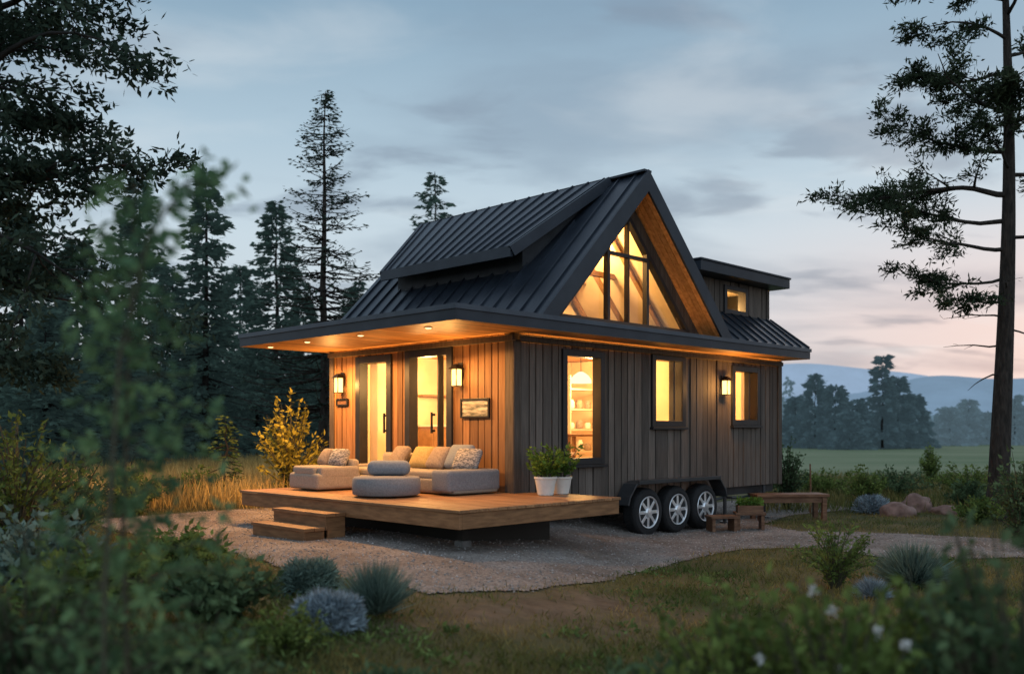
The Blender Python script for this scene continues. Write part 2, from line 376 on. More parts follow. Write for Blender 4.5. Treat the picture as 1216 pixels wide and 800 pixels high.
def dirt(x, y):
    a = np.exp(-(((x-DC[0])/1.5)**2+((y-DC[1])/.95)**2))
    b = np.exp(-(((x-DC2[0])/.6)**2+((y-DC2[1])/.5)**2))
    c = np.exp(-(((x-DC3[0])/1.0)**2+((y-DC3[1])/.4)**2))
    n = .35*np.sin(x*2.3+y*1.1)*np.sin(y*2.9-x*.7)+.25*np.sin(x*6.1)*np.sin(y*5.3)
    return np.clip((a*1.05+b*.7+c*.7+n*.8-.15), 0, 1)*np.clip((20-y)/6, 0, 1)
def spaced(vals): return np.array(sorted(set(np.round(vals, 4))))
gx = spaced(np.concatenate([np.arange(-10, 10.01, .14), np.array([-3000,-1500,-800,-400,-200,-120,-70,-45,-32,-24,-18,-14,-12,-11,11,12,14,18,24,32,45,70,120,200,400,800,1500,3000.])]))
gy = spaced(np.concatenate([np.arange(-2, 22, .14), np.array([-400,-100,-30,-10,-5,23,25,28,32,37,44,52,62,75,90,110,140,180,240,350,500,800,1300,2200,4000.])]))
XX, YY = np.meshgrid(gx, gy); ZZ = g(XX, YY)
V = np.stack([XX.ravel(), YY.ravel(), ZZ.ravel()], 1); nx, ny = len(gx), len(gy)
ii = (np.arange(ny-1)[:, None]*nx+np.arange(nx-1)[None, :]).ravel()
Q = np.stack([ii, ii+1, ii+1+nx, ii+nx], 1)
me = mesh_np('ground', V, Q, smooth=True)
a = me.attributes.new('dirt', 'FLOAT', 'POINT'); a.data.foreach_set('value', dirt(V[:,0], V[:,1]).astype(np.float32))
a = me.attributes.new('meadow', 'FLOAT', 'POINT'); a.data.foreach_set('value', smn(19, 40, V[:,1]).astype(np.float32))
struct(link('ground', me, groundmat()))
st = .04
px = np.arange(PATH[:,0].min()-.3, PATH[:,0].max()+.3, st); py = np.arange(PATH[:,1].min()-.3, PATH[:,1].max()+.3, st)
XX, YY = np.meshgrid(px, py); nx, ny = len(px), len(py)
V = np.stack([XX.ravel(), YY.ravel(), (g(XX, YY)+.012).ravel()], 1)
ii = (np.arange(ny-1)[:, None]*nx+np.arange(nx-1)[None, :]).ravel()
Q = np.stack([ii, ii+1, ii+1+nx, ii+nx], 1)
cen = V[Q].mean(1); Q = Q[inpath(cen[:,0], cen[:,1])]
us, inv = np.unique(Q, return_inverse=True); V = V[us]; Q = inv.reshape(Q.shape)
struct(link('gravel_path', mesh_np('gravel_path', V, Q, smooth=True), gravelmat()))
# loose stones
n = 26000; sx = NR.uniform(PATH[:,0].min()-.3, min(PATH[:,0].max(), 9), n); sy = NR.uniform(PATH[:,1].min()-.3, PATH[:,1].max(), n)
k = inpath(sx+NR.normal(0,.07,n), sy+NR.normal(0,.07,n)); sx, sy = sx[k], sy[k]; n = len(sx)
octv = np.array([(1,0,0),(0,1,0),(-1,0,0),(0,-1,0),(0,0,1),(0,0,-1)], float); octf = np.array([(0,1,4),(1,2,4),(2,3,4),(3,0,4),(1,0,5),(2,1,5),(3,2,5),(0,3,5)])
sz = NR.uniform(.006, .016, n); V = octv[None]*sz[:,None,None]*NR.uniform(.6,1.3,(n,6,1))
ang = NR.uniform(0, 6.28, n); ca, sa = np.cos(ang)[:,None], np.sin(ang)[:,None]
V = np.stack([V[:,:,0]*ca-V[:,:,1]*sa, V[:,:,0]*sa+V[:,:,1]*ca, V[:,:,2]*.7], 2)
V += np.stack([sx, sy, g(sx, sy)+.015], 1)[:,None,:]
Q = (octf[None]+6*np.arange(n)[:,None,None]).reshape(-1,3)
stuff(link('gravel_stones', mesh_np('gravel_stones', V.reshape(-1,3), Q, np.repeat(NR.uniform(-1,1,n), 8)), M['stone']), 'loose grey gravel stones scattered over the path', 'gravel')

def grass(name, label, x, y, l0, l1, w0, mt, lean=.5):
    n = len(x); A = NR.normal(0, lean, (n,3)); A[:,2] = 1
    A /= np.linalg.norm(A, axis=1)[:,None]
    o = leaves_np(name, np.stack([x, y, g(x, y)-.005], 1), A, NR.uniform(l0, l1, n), NR.uniform(.6,1.2,n)*w0, NR.uniform(-1,1,n), mt)
    return stuff(o, label, 'grass')
def hpos(x, y):
    dx, dy = x-HX, y-HY; return S*(dx+dy), S*(-dx+dy)
def underhouse(x, y):
    u_, v_ = hpos(x, y); return ((u_>-2)&(u_<7)&(v_>-.3)&(v_<4.2))
n = 210000; y = 3.0+15*NR.uniform(0,1,n)**1.35; x = NR.uniform(-.64,.64,n)*y
clump = np.sin(x*4.1+1)*np.sin(y*3.7)+.6*np.sin(x*9.3-y*7.7)
k = ~inpath(x+NR.normal(0,.09,n), y+NR.normal(0,.09,n)) & (NR.uniform(0,1,n) > dirt(x,y)*1.0) & (NR.uniform(-1.2,1.6,n) < clump+.8) & ~underhouse(x, y)
grass('short_grass', 'short dusky grass, part green and part dry, around the gravel path', x[k], y[k], .03, .10, .009, M['grass'], .6)
n = 30000; y = NR.uniform(14.5, 33, n); x = NR.uniform(-.52,-.19,n)*y
grass('porch_tinted_golden_grass', 'tall golden grass, brightened for porch light, in the field left of the deck', x, y, .3, .62, .018, M['hay'], .25)
n = 9000; y = NR.uniform(17.5, 30, n); x = NR.uniform(.27,.6,n)*y
grass('meadow_grass', 'rough meadow grass right of the house', x, y, .15, .4, .02, M['grass'], .4)
# broad leaved weeds in the lawn
nc = 260; cy = 3.6+9*NR.uniform(0,1,nc)**1.3; cx = NR.uniform(-.6,.6,nc)*cy
k = ~inpath(cx, cy) & (dirt(cx, cy) < .6) & ~underhouse(cx, cy); cx, cy = cx[k], cy[k]
m_ = 34; rr = NR.uniform(.04,.20,len(cx))[:,None]; x = (cx[:,None]+NR.normal(0,1,(len(cx),m_))*rr).ravel(); y = (cy[:,None]+NR.normal(0,1,(len(cx),m_))*rr).ravel(); n = len(x)
k = ~inpath(x, y); x, y = x[k], y[k]; n = len(x)
A = NR.normal(0,1,(n,3)); A[:,2] = np.abs(A[:,2])*.6+.25; A /= np.linalg.norm(A,axis=1)[:,None]
stuff(leaves_np('ground_cover', np.stack([x,y,g(x,y)+NR.uniform(0,.04,n)],1), A, NR.uniform(.03,.075,n), NR.uniform(.014,.028,n), NR.uniform(-1,1,n), M['weed']), 'low broad leaved weeds growing through the lawn', 'ground cover')

# ------------------------------------------------------------------ hills
def ridge(name, D, base, segs, mtl, x0=-1500, x1=1500, dep=160):
    V = []
    for i in range(segs+1):
        x = x0+(x1-x0)*i/segs; h = base(x)
        V += [(x, D-dep, -2), (x, D-dep*.45, h*.55), (x, D, h), (x, D+dep, -2)]
    fs = [(4*i+k, 4*i+4+k, 4*i+5+k, 4*i+1+k) for i in range(segs) for k in range(3)]
    return struct(MB().add(V, fs).build(name, mtl, smooth=True, fix=False))
def n1(x, f, s): return math.sin(x*f+s)+.5*math.sin(x*f*2.3+s*1.7)+.25*math.sin(x*f*5.1+s*2.3)
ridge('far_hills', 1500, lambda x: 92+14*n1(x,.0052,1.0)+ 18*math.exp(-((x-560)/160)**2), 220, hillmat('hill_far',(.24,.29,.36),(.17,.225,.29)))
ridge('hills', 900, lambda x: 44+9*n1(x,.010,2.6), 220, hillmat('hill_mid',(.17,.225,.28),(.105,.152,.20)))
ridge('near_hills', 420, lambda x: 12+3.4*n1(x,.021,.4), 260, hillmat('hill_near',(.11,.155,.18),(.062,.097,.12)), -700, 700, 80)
nt_ = 520; fx = NR.uniform(-190, 215, nt_); fy = NR.uniform(225, 300, nt_); fh = NR.uniform(4, 9, nt_)*(1+.45*np.sin(fx*.09+1)+.3*np.sin(fx*.21))
m_ = 90; tt = NR.uniform(0,1,(nt_,m_))**.8; aa = NR.uniform(0,6.28,(nt_,m_)); rr = fh[:,None]*.26*(1-tt)*NR.uniform(.3,1,(nt_,m_))
P = np.stack([fx[:,None]+rr*np.cos(aa), fy[:,None]+rr*np.sin(aa), fh[:,None]*tt], 2).reshape(-1,3)
A = np.stack([np.cos(aa), np.sin(aa), -.5+0*aa], 2).reshape(-1,3); A /= np.linalg.norm(A,axis=1)[:,None]; n = len(P)
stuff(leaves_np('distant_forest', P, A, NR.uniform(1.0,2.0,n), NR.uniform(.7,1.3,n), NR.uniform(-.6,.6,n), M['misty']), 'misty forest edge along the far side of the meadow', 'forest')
# thicket filling the wood behind the firs
nb_ = 150; bx = NR.uniform(-.60,-.13,nb_); bd = NR.uniform(36,50,nb_); bh = NR.uniform(1.8,4.8,nb_)
m_ = 200; dd = NR.normal(0,1,(nb_,m_,3)); dd /= np.linalg.norm(dd,axis=2)[:,:,None]; rr = NR.uniform(.3,1,(nb_,m_,1))
P = np.stack([bx*bd, bd, g(bx*bd, bd)+bh*.45], 1)[:,None,:]+dd*rr*np.stack([bh*.5,bh*.5,bh*.55],1)[:,None,:]
P = P.reshape(-1,3); A = dd.reshape(-1,3)+NR.normal(0,.4,P.shape); A /= np.linalg.norm(A,axis=1)[:,None]; n = len(P)
stuff(leaves_np('thicket', P, A, NR.uniform(.25,.6,n), NR.uniform(.12,.3,n), NR.uniform(-1,1,n), M['firback']), 'dark thicket filling the wood behind the golden field', 'thicket')

# ------------------------------------------------------------------ trees
def conifer(name, label, x, y, h, r, levels, nb, nl, mt, seed, llen=.42, lw=.13, t0=.05, droop=.3, bark='barkd', group=None, tubes=True, sparse=1., power=.8, cat='tree'):
    rg = random.Random(seed); zb = float(g(x, y)); t = thing(name, label, cat, (x, y, zb), 0, group)
    tw = MB(); lb = LB()
    tr = h*.012+.03
    tw.tube([(rg.uniform(-.04,.04)*(k>0), rg.uniform(-.04,.04)*(k>0), h*k/8-.05*(k==0)) for k in range(9)], [tr*(1-.93*k/8) for k in range(9)], 7)
    for i in range(levels):
        f = t0+(1-t0)*(i+rg.random()*.7)/levels
        rl = r*((1-f)**power)*rg.uniform(.65,1.12)+.10
        for b in range(max(3, int(nb*(.7+.5*rg.random())))):
            if rg.random() > sparse: continue
            az = rg.uniform(0, 6.283); ln = rl*rg.uniform(.6,1.15); dz = rg.uniform(-.1,.18) if f > .6 else rg.uniform(-.25,.1)
            pts = []
            for q in range(5):
                s = q/4; pts.append(Vector((math.cos(az)*ln*s, math.sin(az)*ln*s, h*f+ln*(dz*s-droop*s*s+.16*s**4))))
            if tubes: tw.tube(pts, [.006+tr*.24*(1-f)*(1-q/4.6) for q in range(5)], 3)
            m = max(5, int(nl*(.35+ln/r)))
            for j in range(m):
                s = .08+.92*rg.random()**.8; q = min(3, int(s*4)); p = pts[q].lerp(pts[q+1], s*4-q)
                sd = rg.choice((-1,1))*rg.uniform(.3,1.0)
                d = Vector((math.cos(az)-math.sin(az)*sd, math.sin(az)+math.cos(az)*sd, rg.uniform(-.6,.25)))
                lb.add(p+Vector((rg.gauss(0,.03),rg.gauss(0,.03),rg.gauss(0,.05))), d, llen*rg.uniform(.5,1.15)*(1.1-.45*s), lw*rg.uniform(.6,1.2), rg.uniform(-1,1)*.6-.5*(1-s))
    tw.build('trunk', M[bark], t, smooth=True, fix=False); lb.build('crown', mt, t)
    return t

def rv(rg): return Vector((rg.gauss(0,1), rg.gauss(0,1), rg.gauss(0,1)))
def grow(rg, tw, lb, p, d, Ln, r, lev, P):
    n = max(3, int(Ln/P['seg'])); step = Ln/n; pts = [p.copy()]; rad = [r]; d = d.normalized()
    for i in range(n):
        d = (d+rv(rg)*P['wob']+Vector((0,0,P['up'][min(lev,len(P['up'])-1)]))).normalized(); p = p+d*step
        pts.append(p.copy()); rad.append(max(P.get('rmin',.003), r*(1-.85*(i+1)/n)))
        if lev < P['max'] and (i+1)/n > P['first']:
            for _ in range(P['kids'][lev]):
                if rg.random() < P.get('skip', .15): continue
                pr = d.cross(rv(rg)).normalized(); pr.z *= P.get('flat', .6)
                grow(rg, tw, lb, p, d*rg.uniform(.3,.8)+pr*rg.uniform(.7,1.1), Ln*P['ratio']*rg.uniform(.6,1.15)*(1-.45*i/n), rad[-1]*.6, lev+1, P)
        if lev >= P['leaflev'] and rg.random() < P.get('leafprob', 1):
            for _ in range(P['leaves']):
                q = rv(rg)*P['spread']; q.z *= P.get('fz', 1)
                lb.add(p+q, d*.6+rv(rg)*.7, P['ll']*rg.uniform(.55,1.2), P['lw']*rg.uniform(.6,1.2), rg.uniform(-1,1))
    tw.tube(pts, rad, max(3, 6-lev))

# tall pine on the right
bx_, by_ = grd(1186, 617)
t = thing('pine_tree', 'tall sparse dark pine at the right edge with a bare lower trunk', 'tree', (bx_, by_, float(g(bx_, by_))))
rg = random.Random(21); tw = MB(); lb = LB()
def trk(z): return Vector((.10*math.sin(z*.35)+.012*z, .06*math.sin(z*.5+1), z))
tw.tube([trk(-.1), trk(.15)]+[trk(q*.6) for q in range(1, 22)], [.31,.23]+[.19-.0125*q*.70 for q in range(1, 22)], 12)
PP = dict(seg=.22, wob=.13, up=[.02,.02,.02], max=2, first=.2, kids=[2,2], ratio=.40, leaflev=1, leaves=12, spread=.075, fz=.55, ll=.13, lw=.034, skip=.26, flat=.24, leafprob=.8)
for z, dx, dy, dz, ln, r in [(5.75,-1,-.25,.10,2.9,.055),(5.3,-1,.2,-.02,2.3,.045),(4.8,-1,-.3,-.20,2.4,.04),(6.5,-1,.3,.15,2.0,.04),(7.2,-1,-.2,.20,1.9,.04),
        (7.9,-.9,.5,.2,1.7,.035),(8.5,-1,-.4,.2,1.6,.035),(9.2,-1,.1,.25,1.5,.035),(9.9,-1,-.2,.3,1.3,.035),(10.6,-.8,.5,.4,1.0,.03),(11.3,.5,-.5,.6,1.0,.03),
        (6.1,1,.2,.15,2.0,.04),(7.0,1,-.4,.2,1.6,.04),(8.2,1,.3,.25,1.5,.035),(9.5,1,-.2,.3,1.2,.035),(5.0,.8,-.6,0,1.4,.035),(4.3,-.9,.4,-.2,1.7,.03),(3.9,-1,-.4,-.15,1.3,.03),(12.2,-.3,.2,1,.8,.03),(8.9,.2,-1,.25,1.3,.035),(7.6,.1,1,.2,1.5,.035),(6.8,-.3,-1,.1,1.4,.035),(6.2,-.7,-.7,.1,1.5,.035)]:
    grow(rg, tw, lb, trk(z), Vector((dx,dy,dz)), ln, r, 0, PP)
PD = dict(PP, leaves=1, leafprob=.12, kids=[1,1], max=1, wob=.13, up=[-.03,-.02], leaflev=1)
for z, dx, dy, dz, ln in [(3.6,-1,-.2,-.1,1.2),(3.1,-1,.3,-.15,1.0),(2.6,-1,-.3,-.1,1.0),(3.4,1,.1,-.1,.9),(4.1,-.6,-.8,0,1.2)]:
    grow(rg, tw, lb, trk(z), Vector((dx,dy,dz)), ln, .02, 0, PD)
tw.build('trunk', M['bark'], t, smooth=True, fix=False); lb.build('crown', M['pine'], t)

# broad tree reaching in from the left
t = thing('broadleaf_tree', 'dark broadleaf tree with branches reaching in at the upper left', 'tree', (-6.6, 9.2, .3))
rg = random.Random(5); tw = MB(); lb = LB()
tw.tube([(0,0,-.1),(0.05,0,1),(.0,.05,2.2),(.1,0,3.4),(.05,.1,4.6),(.15,0,6),(.1,0,7.4)], [.34,.24,.22,.19,.16,.12,.06], 10)
PO = dict(seg=.25, wob=.14, up=[.0,-.01,-.02], max=2, first=.15, kids=[2,2], ratio=.42, leaflev=1, leaves=11, spread=.085, fz=.6, ll=.11, lw=.042, skip=.24, flat=.32, leafprob=.9)
for z, dx, dy, dz, ln in [(4.3,1,-.25,.03,3.3),(3.9,1,.3,.10,2.7),(4.7,1,-.1,.22,2.8),(5.2,1,.3,.1,2.6),(5.6,1,-.4,.2,2.3),(3.4,1,-.1,-.02,2.4),(3.0,1,.2,-.1,2.0),(2.5,1,-.3,-.1,1.9),(6.2,1,.2,.15,2.2),
        (3.2,.5,-1,0,1.6),(4.6,.6,.9,.1,2.0),(2.1,1,.3,-.1,1.7),(5.0,.9,-.5,.05,2.4)]:
    grow(rg, tw, lb, Vector((.05,0,z)), Vector((dx,dy,dz)), ln, .06, 0, PO)
tw.build('trunk', M['barkd'], t, smooth=True, fix=False); lb.build('crown', M['oak'], t)

# conifers behind the house on the left
def con_px(name, label, pxx, topy, d, rpx, seed, mt='firback', levels=50, nb=8, nl=22, **kw):
    h = zof(topy, d)-float(g(at_depth(pxx, d), d))
    return conifer(name, label, at_depth(pxx, d), d, h, rpx/F*d, levels, nb, nl, M[mt], seed, **kw)
con_px('fir_tree', 'slim tall fir standing clear against the sky left of the bare tree', 245, 203, 30, 82, 31)
con_px('fir_tree', 'broad fir just left of the bare tall tree', 328, 238, 34, 104, 32)
con_px('fir_tree', 'fir with a rounded top behind the foreground sapling', 165, 215, 29, 98, 33)
con_px('fir_tree', 'dark fir second from the left edge', 92, 285, 27, 100, 34)
con_px('fir_tree', 'dark fir at the left edge under the broadleaf branches', 25, 240, 25, 105, 35)
con_px('fir_tree', 'shorter fir filling the gap between the slim fir and the broad fir', 285, 315, 38, 96, 36)
con_px('fir_tree', 'low fir behind the left end of the porch roof', 425, 335, 40, 88, 37)
con_px('fir_tree', 'low fir between the rounded fir and the slim fir', 205, 320, 36, 98, 38)
con_px('fir_tree', 'short fir in front of the dark fir row at far left', 55, 370, 22, 90, 39)
con_px('fir_tree', 'short fir behind the golden bush', 360, 352, 37, 92, 40)
con_px('fir_tree', 'short fir to the left of the golden field', 130, 375, 25, 88, 41)
con_px('fir_tree', 'short fir below the slim tall fir at the edge of the golden field', 240, 392, 33, 80, 45, levels=36)
con_px('fir_tree', 'short fir right of the slim tall fir at the edge of the golden field', 305, 400, 33, 76, 46, levels=36)
con_px('fir_tree', 'low fir beside the porch lantern end of the house', 395, 395, 34, 70, 47, levels=36)
con_px('fir_tree', 'small fir whose tip shows above the roof ridge', 517, 204, 36, 100, 42, levels=44, nb=7, nl=14)
con_px('bare_pine', 'tall thin half bare pine rising behind the porch', 385, 108, 24, 122, 43, mt='fir', levels=52, nb=8, nl=20, llen=.20, lw=.05, t0=.16, droop=.05, bark='bark', sparse=.92, power=.70)
con_px('young_fir', 'little young fir standing in the golden grass', 268, 495, 16.5, 26, 44, mt='bush', levels=16, nb=5, nl=8, llen=.14, lw=.04)
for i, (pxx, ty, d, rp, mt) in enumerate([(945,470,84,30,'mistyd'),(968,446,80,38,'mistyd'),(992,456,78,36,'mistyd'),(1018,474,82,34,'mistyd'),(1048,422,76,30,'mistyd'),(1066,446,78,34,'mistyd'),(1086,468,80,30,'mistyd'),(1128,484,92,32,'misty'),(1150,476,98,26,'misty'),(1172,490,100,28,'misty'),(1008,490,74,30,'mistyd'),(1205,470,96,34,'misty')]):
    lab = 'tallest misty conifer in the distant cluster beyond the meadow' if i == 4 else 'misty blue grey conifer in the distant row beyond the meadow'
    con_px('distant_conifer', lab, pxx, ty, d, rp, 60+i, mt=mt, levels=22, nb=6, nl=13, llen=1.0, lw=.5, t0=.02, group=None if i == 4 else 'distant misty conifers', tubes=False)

# ------------------------------------------------------------------ shrubs
def shrub(name, label, cat, x, y, h, rad, stems, per, ll, lw, mt, seed, z=None, flower=0, group=None, lift=.0, base=.05, top=.45):
    rg = random.Random(seed); zb = float(g(x, y)) if z is None else z
    t = thing(name, label, cat, (x, y, zb), 0, group); tw = MB(); lb = LB(); fls = []
    for i in range(stems):
        az = rg.uniform(0,6.283); sp = rad*math.sqrt(rg.random())
        e = Vector((math.cos(az)*sp, math.sin(az)*sp, h*rg.uniform(.5,1)*(1-top*(sp/rad)**2)))
        b0 = Vector((math.cos(az)*base*rg.random(), math.sin(az)*base*rg.random(), -.02)); mid = Vector((e.x*.35, e.y*.35, e.z*.6))
        pts = [b0.lerp(mid, s*2) if s < .5 else mid.lerp(e, s*2-1) for s in (0,.25,.5,.75,1)]
        tw.tube(pts, [.008*h+.002,.007*h+.002,.006*h+.001,.004*h+.001,.002], 3)
        for j in range(per):
            s = lift+(1-lift)*rg.random()**.7; q = min(3, int(s*4)); p = pts[q].lerp(pts[q+1], s*4-q)
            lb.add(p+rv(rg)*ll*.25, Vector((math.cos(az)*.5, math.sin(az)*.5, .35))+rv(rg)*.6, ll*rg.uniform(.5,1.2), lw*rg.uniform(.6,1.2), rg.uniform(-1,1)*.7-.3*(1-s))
        if flower and i % flower == 0:
            fl = LB()
            for j in range(12): fl.add(e+Vector((0,0,.01)), rv(rg)+Vector((0,0,.4)), .028*rg.uniform(.7,1.2), .020, rg.uniform(-.3,.3))
            fls.append(fl)
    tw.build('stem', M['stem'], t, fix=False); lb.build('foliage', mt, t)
    for fl in fls: fl.build('flower', M['petal'], t)
    return t
def spiky(name, label, cat, x, y, rad, n, mt, seed, up=.25, w=.008, hz=1., z=None, ball=False):
    rg = random.Random(seed); t = thing(name, label, cat, (x, y, float(g(x,y)) if z is None else z)); lb = LB()
    for i in range(n):
        d = rv(rg); d.z = abs(d.z)*hz+up; d.normalize()
        if ball:
            lp = 1+.10*math.sin(d.x*7+seed)*math.sin(d.y*6+1)+.06*math.sin(d.z*11)
            lb.add(d*rad*rg.uniform(.45,.80)*lp, d*.7+rv(rg)*.5, rad*rg.uniform(.16,.30), w*rg.uniform(.8,1.6), rg.uniform(-1,1))
        else:
            s = rg.uniform(0,.35)
            lb.add(d*rad*s+Vector((rg.gauss(0,.1),rg.gauss(0,.1),0))*rad*.6, d+rv(rg)*.12, rad*rg.uniform(.5,1)*(1-s*.6), w*rg.uniform(.6,1.3), rg.uniform(-1,1))
    lb.build('foliage', mt, t); return t
def G(px_, py_): return grd(px_, py_)
shrub('porch_tinted_bush', 'bush tinted golden for the porch light, beside the left end of the deck', 'bush', at_depth(346,15.6), 15.6, 1.95, .66, 70, 34, .11, .05, M['gold'], 71)
x, y = G(380, 757); spiky('silver_shrub', 'round silver blue shrub in the left foreground', 'shrub', x, y+.22, .29, 7000, M['silver'], 72, w=.010, ball=True)
x, y = G(440, 742); spiky('ornamental_grass', 'spiky green grass tuft right of the round silver shrub', 'plant', x, y+.3, .40, 1700, M['lav'], 73, up=.9, w=.008, hz=1.4)
x, y = G(358, 712); spiky('lavender_shrub', 'grey green lavender mound behind the round silver shrub', 'shrub', x, y+.3, .32, 5000, M['lav'], 74, w=.011, ball=True)
x, y = G(330, 782); shrub('low_shrub', 'low green shrub left of the round silver shrub at the bottom', 'shrub', x, y+.1, .30, .30, 60, 26, .05, .02, M['bush'], 75)
x, y = G(995, 700); shrub('young_shrub', 'airy young green shrub standing alone on the right grass', 'shrub', x, y+.1, .84, .42, 48, 30, .06, .024, M['bush'], 76, lift=.15)
x, y = G(1095, 698); spiky('lavender_shrub', 'wide grey blue lavender mound in the right foreground', 'shrub', x, y+.2, .48, 3000, M['lav'], 77, w=.010)
x, y = G(1040, 712); spiky('lavender_shrub', 'small silver tuft in front of the airy young shrub', 'shrub', x, y+.1, .22, 1500, M['silver'], 78, w=.008)
for i, (pxx, d, h, r, lab, mt) in enumerate([(880,3.6,1.06,.40,'blurred leafy bush at the bottom right nearest the middle','bush'),(990,3.3,1.16,.40,'blurred white flowering bush at the bottom right','bush'),(1100,3.5,1.14,.44,'blurred leafy bush next to the corner at the bottom right','bush'),(1205,3.0,1.46,.38,'blurred tall bush in the bottom right corner','bushd'),(790,3.9,.70,.36,'blurred low bush at the bottom edge right of the middle','bushd')]):
    shrub('flowering_bush' if i == 1 else 'leafy_bush', lab, 'bush', at_depth(pxx, d), d, h, r, 120, 32, .062, .034, M[mt], 80+i, flower=9 if i == 1 else 0, top=.3)
for i, (pxx, d, h, r, lab) in enumerate([(30,3.4,1.0,.45,'blurred dark bush in the bottom left corner'),(130,3.2,.75,.40,'blurred low bush under the foreground sapling'),(235,3.7,.62,.36,'blurred low bush right of the foreground sapling'),(560,4.1,.34,.38,'low dark plant at the bottom edge left of centre'),(660,4.3,.28,.32,'low dark plant at the bottom edge in the centre'),(460,4.4,.26,.30,'low dark plant at the bottom edge below the grass tuft')]):
    shrub('dark_bush' if i < 3 else 'low_plant', lab, 'bush' if i < 3 else 'plant', at_depth(pxx, d), d, h, r, 80, 24, .055, .028, M['bushd'], 90+i)
for i, (pxx, d, h, r, lab, mt) in enumerate([(18,9.5,1.6,.8,'leafy green bush at the left edge beyond the sapling','bush'),(85,11,1.2,.8,'leafy bush second from the left edge','bushd'),(40,7,.75,.6,'silvery blue mound at the left edge','lav'),(110,6.2,.62,.55,'leafy bush just behind the sapling','bush'),(215,8.2,.46,.5,'leafy bush between the sapling and the deck steps','bush'),(255,6.2,.5,.45,'dark low bush left of the round silver shrub','bushd'),
        (235,16,.7,.5,'small bush at the edge of the golden field','bush'),(160,14,.8,.7,'bush behind the sapling in front of the field','bush'),
        (935,18.6,1.65,.42,'upright dark bush hugging the far end of the house','bushd'),(1028,19.2,.95,.55,'leafy bush behind the rocks','bush'),(1152,18.0,.65,.5,'low bush to the right of the rocks','bushd'),
        (1165,15.8,.50,.45,'low green bush at the foot of the tall pine','bush'),(1212,13,1.4,.5,'leafy bush at the right edge beyond the pine','bushd'),(1105,27,1.3,.3,'thin young plant in the meadow','bush'),(975,22,.8,.8,'bush beyond the wooden bench','bush'),(1065,21.5,.8,1.0,'bush at the edge of the meadow','bushd'),(1150,21,.9,.9,'bush in the meadow behind the pine','bush')]):
    shrub('garden_bush', lab, 'bush', at_depth(pxx, d), d, h, r, 70, 26, .09, .045, M[mt], 110+i)
x, y = G(1035, 609); spiky('lavender_shrub', 'silver lavender mound left of the rocks', 'shrub', x, y, .40, 4000, M['silver'], 131, w=.016, ball=True)

# foreground sapling
t = thing('sapling', 'blurred young tree rising through the left foreground', 'tree', (at_depth(148, 2.8), 2.8, .3))
rg = random.Random(17); tw = MB(); lb = LB(); hs = 2.05
tw.tube([(0,0,-.05),(.01,0,.5),(-.01,.01,1.0),(.015,0,1.6),(.03,0,hs)], [.011,.009,.007,.005,.003], 6)
for i in range(92):
    f = .06+.94*i/92; az = i*2.4+rg.uniform(-.3,.3); ln = (.36*(1-f)**.6+.06)*rg.uniform(.6,1.15)
    d = Vector((math.cos(az), math.sin(az)*.8, .25)); p0 = Vector((.01,0,hs*f)); p1 = p0+d*ln*.5; p2 = p0+d*ln+Vector((0,0,-.10*ln))
    tw.tube([p0,p1,p2], [.004,.003,.002], 3)
    for j in range(int(14*(.4+ln/.3))):
        s = rg.uniform(.15,1.05); p = p0.lerp(p1, s*2) if s < .5 else p1.lerp(p2, s*2-1)
        lb.add(p+rv(rg)*.012, d*.5+rv(rg)*.7+Vector((0,0,-.1)), .056*rg.uniform(.6,1.25), .025*rg.uniform(.7,1.2), rg.uniform(-1,1))
tw.build('trunk', M['stem'], t, fix=False); lb.build('crown', M['sapling'], t)
t = thing('leaning_sapling', 'blurred leaning leafy shoot in front of the upper left sky', 'tree', (at_depth(120, 2.5), 2.5, .3))
rg = random.Random(19); tw = MB(); lb = LB()
main = [Vector((0,0,-.05)),Vector((.01,0,.9)),Vector((.05,0,1.5)),Vector((.13,0,1.83)),Vector((.23,0,1.97)),Vector((.34,0,1.99))]
tw.tube(main, [.008,.007,.006,.005,.004,.003], 5)
for i in range(100):
    s = rg.uniform(2.2,5); q = min(4,int(s)); p = main[q].lerp(main[q+1], s-q)+rv(rg)*.04
    lb.add(p, Vector((.5,0,-.2))+rv(rg)*.7, .055*rg.uniform(.6,1.2), .028, rg.uniform(-1,1))
tw.build('trunk', M['stem'], t, fix=False); lb.build('crown', M['sapling'], t)

# ------------------------------------------------------------------ tiny house
house = thing('tiny_house', 'tiny wooden house on wheels with a dark steep metal roof and lit windows', 'house', H(0,0,0), R45)
FW = lambda s, z, n: (-n, s, z)            # front wall, u = 0
SW = lambda s, z, n: (s, -n, z)            # side wall, v = 0
LV = 4.2; LU = 6.97
BWm = lambda s, z, n: (s, LV+n, z)
EWm = lambda s, z, n: (LU+n, s, z)
WZ0, WZ1 = .61, 2.868
def cells(mb, m, s0, s1, z0, z1, ops, n0, n1):
    ss = sorted({s0, s1, *[o[0] for o in ops], *[o[1] for o in ops]}); zs = sorted({z0, z1, *[o[2] for o in ops], *[o[3] for o in ops]})
    for i in range(len(ss)-1):
        for j in range(len(zs)-1):
            a, b = (ss[i]+ss[i+1])/2, (zs[j]+zs[j+1])/2
            if any(o[0] < a < o[1] and o[2] < b < o[3] for o in ops): continue
            mb.mbox(m, ss[i], ss[i+1], zs[j], zs[j+1], n0, n1)
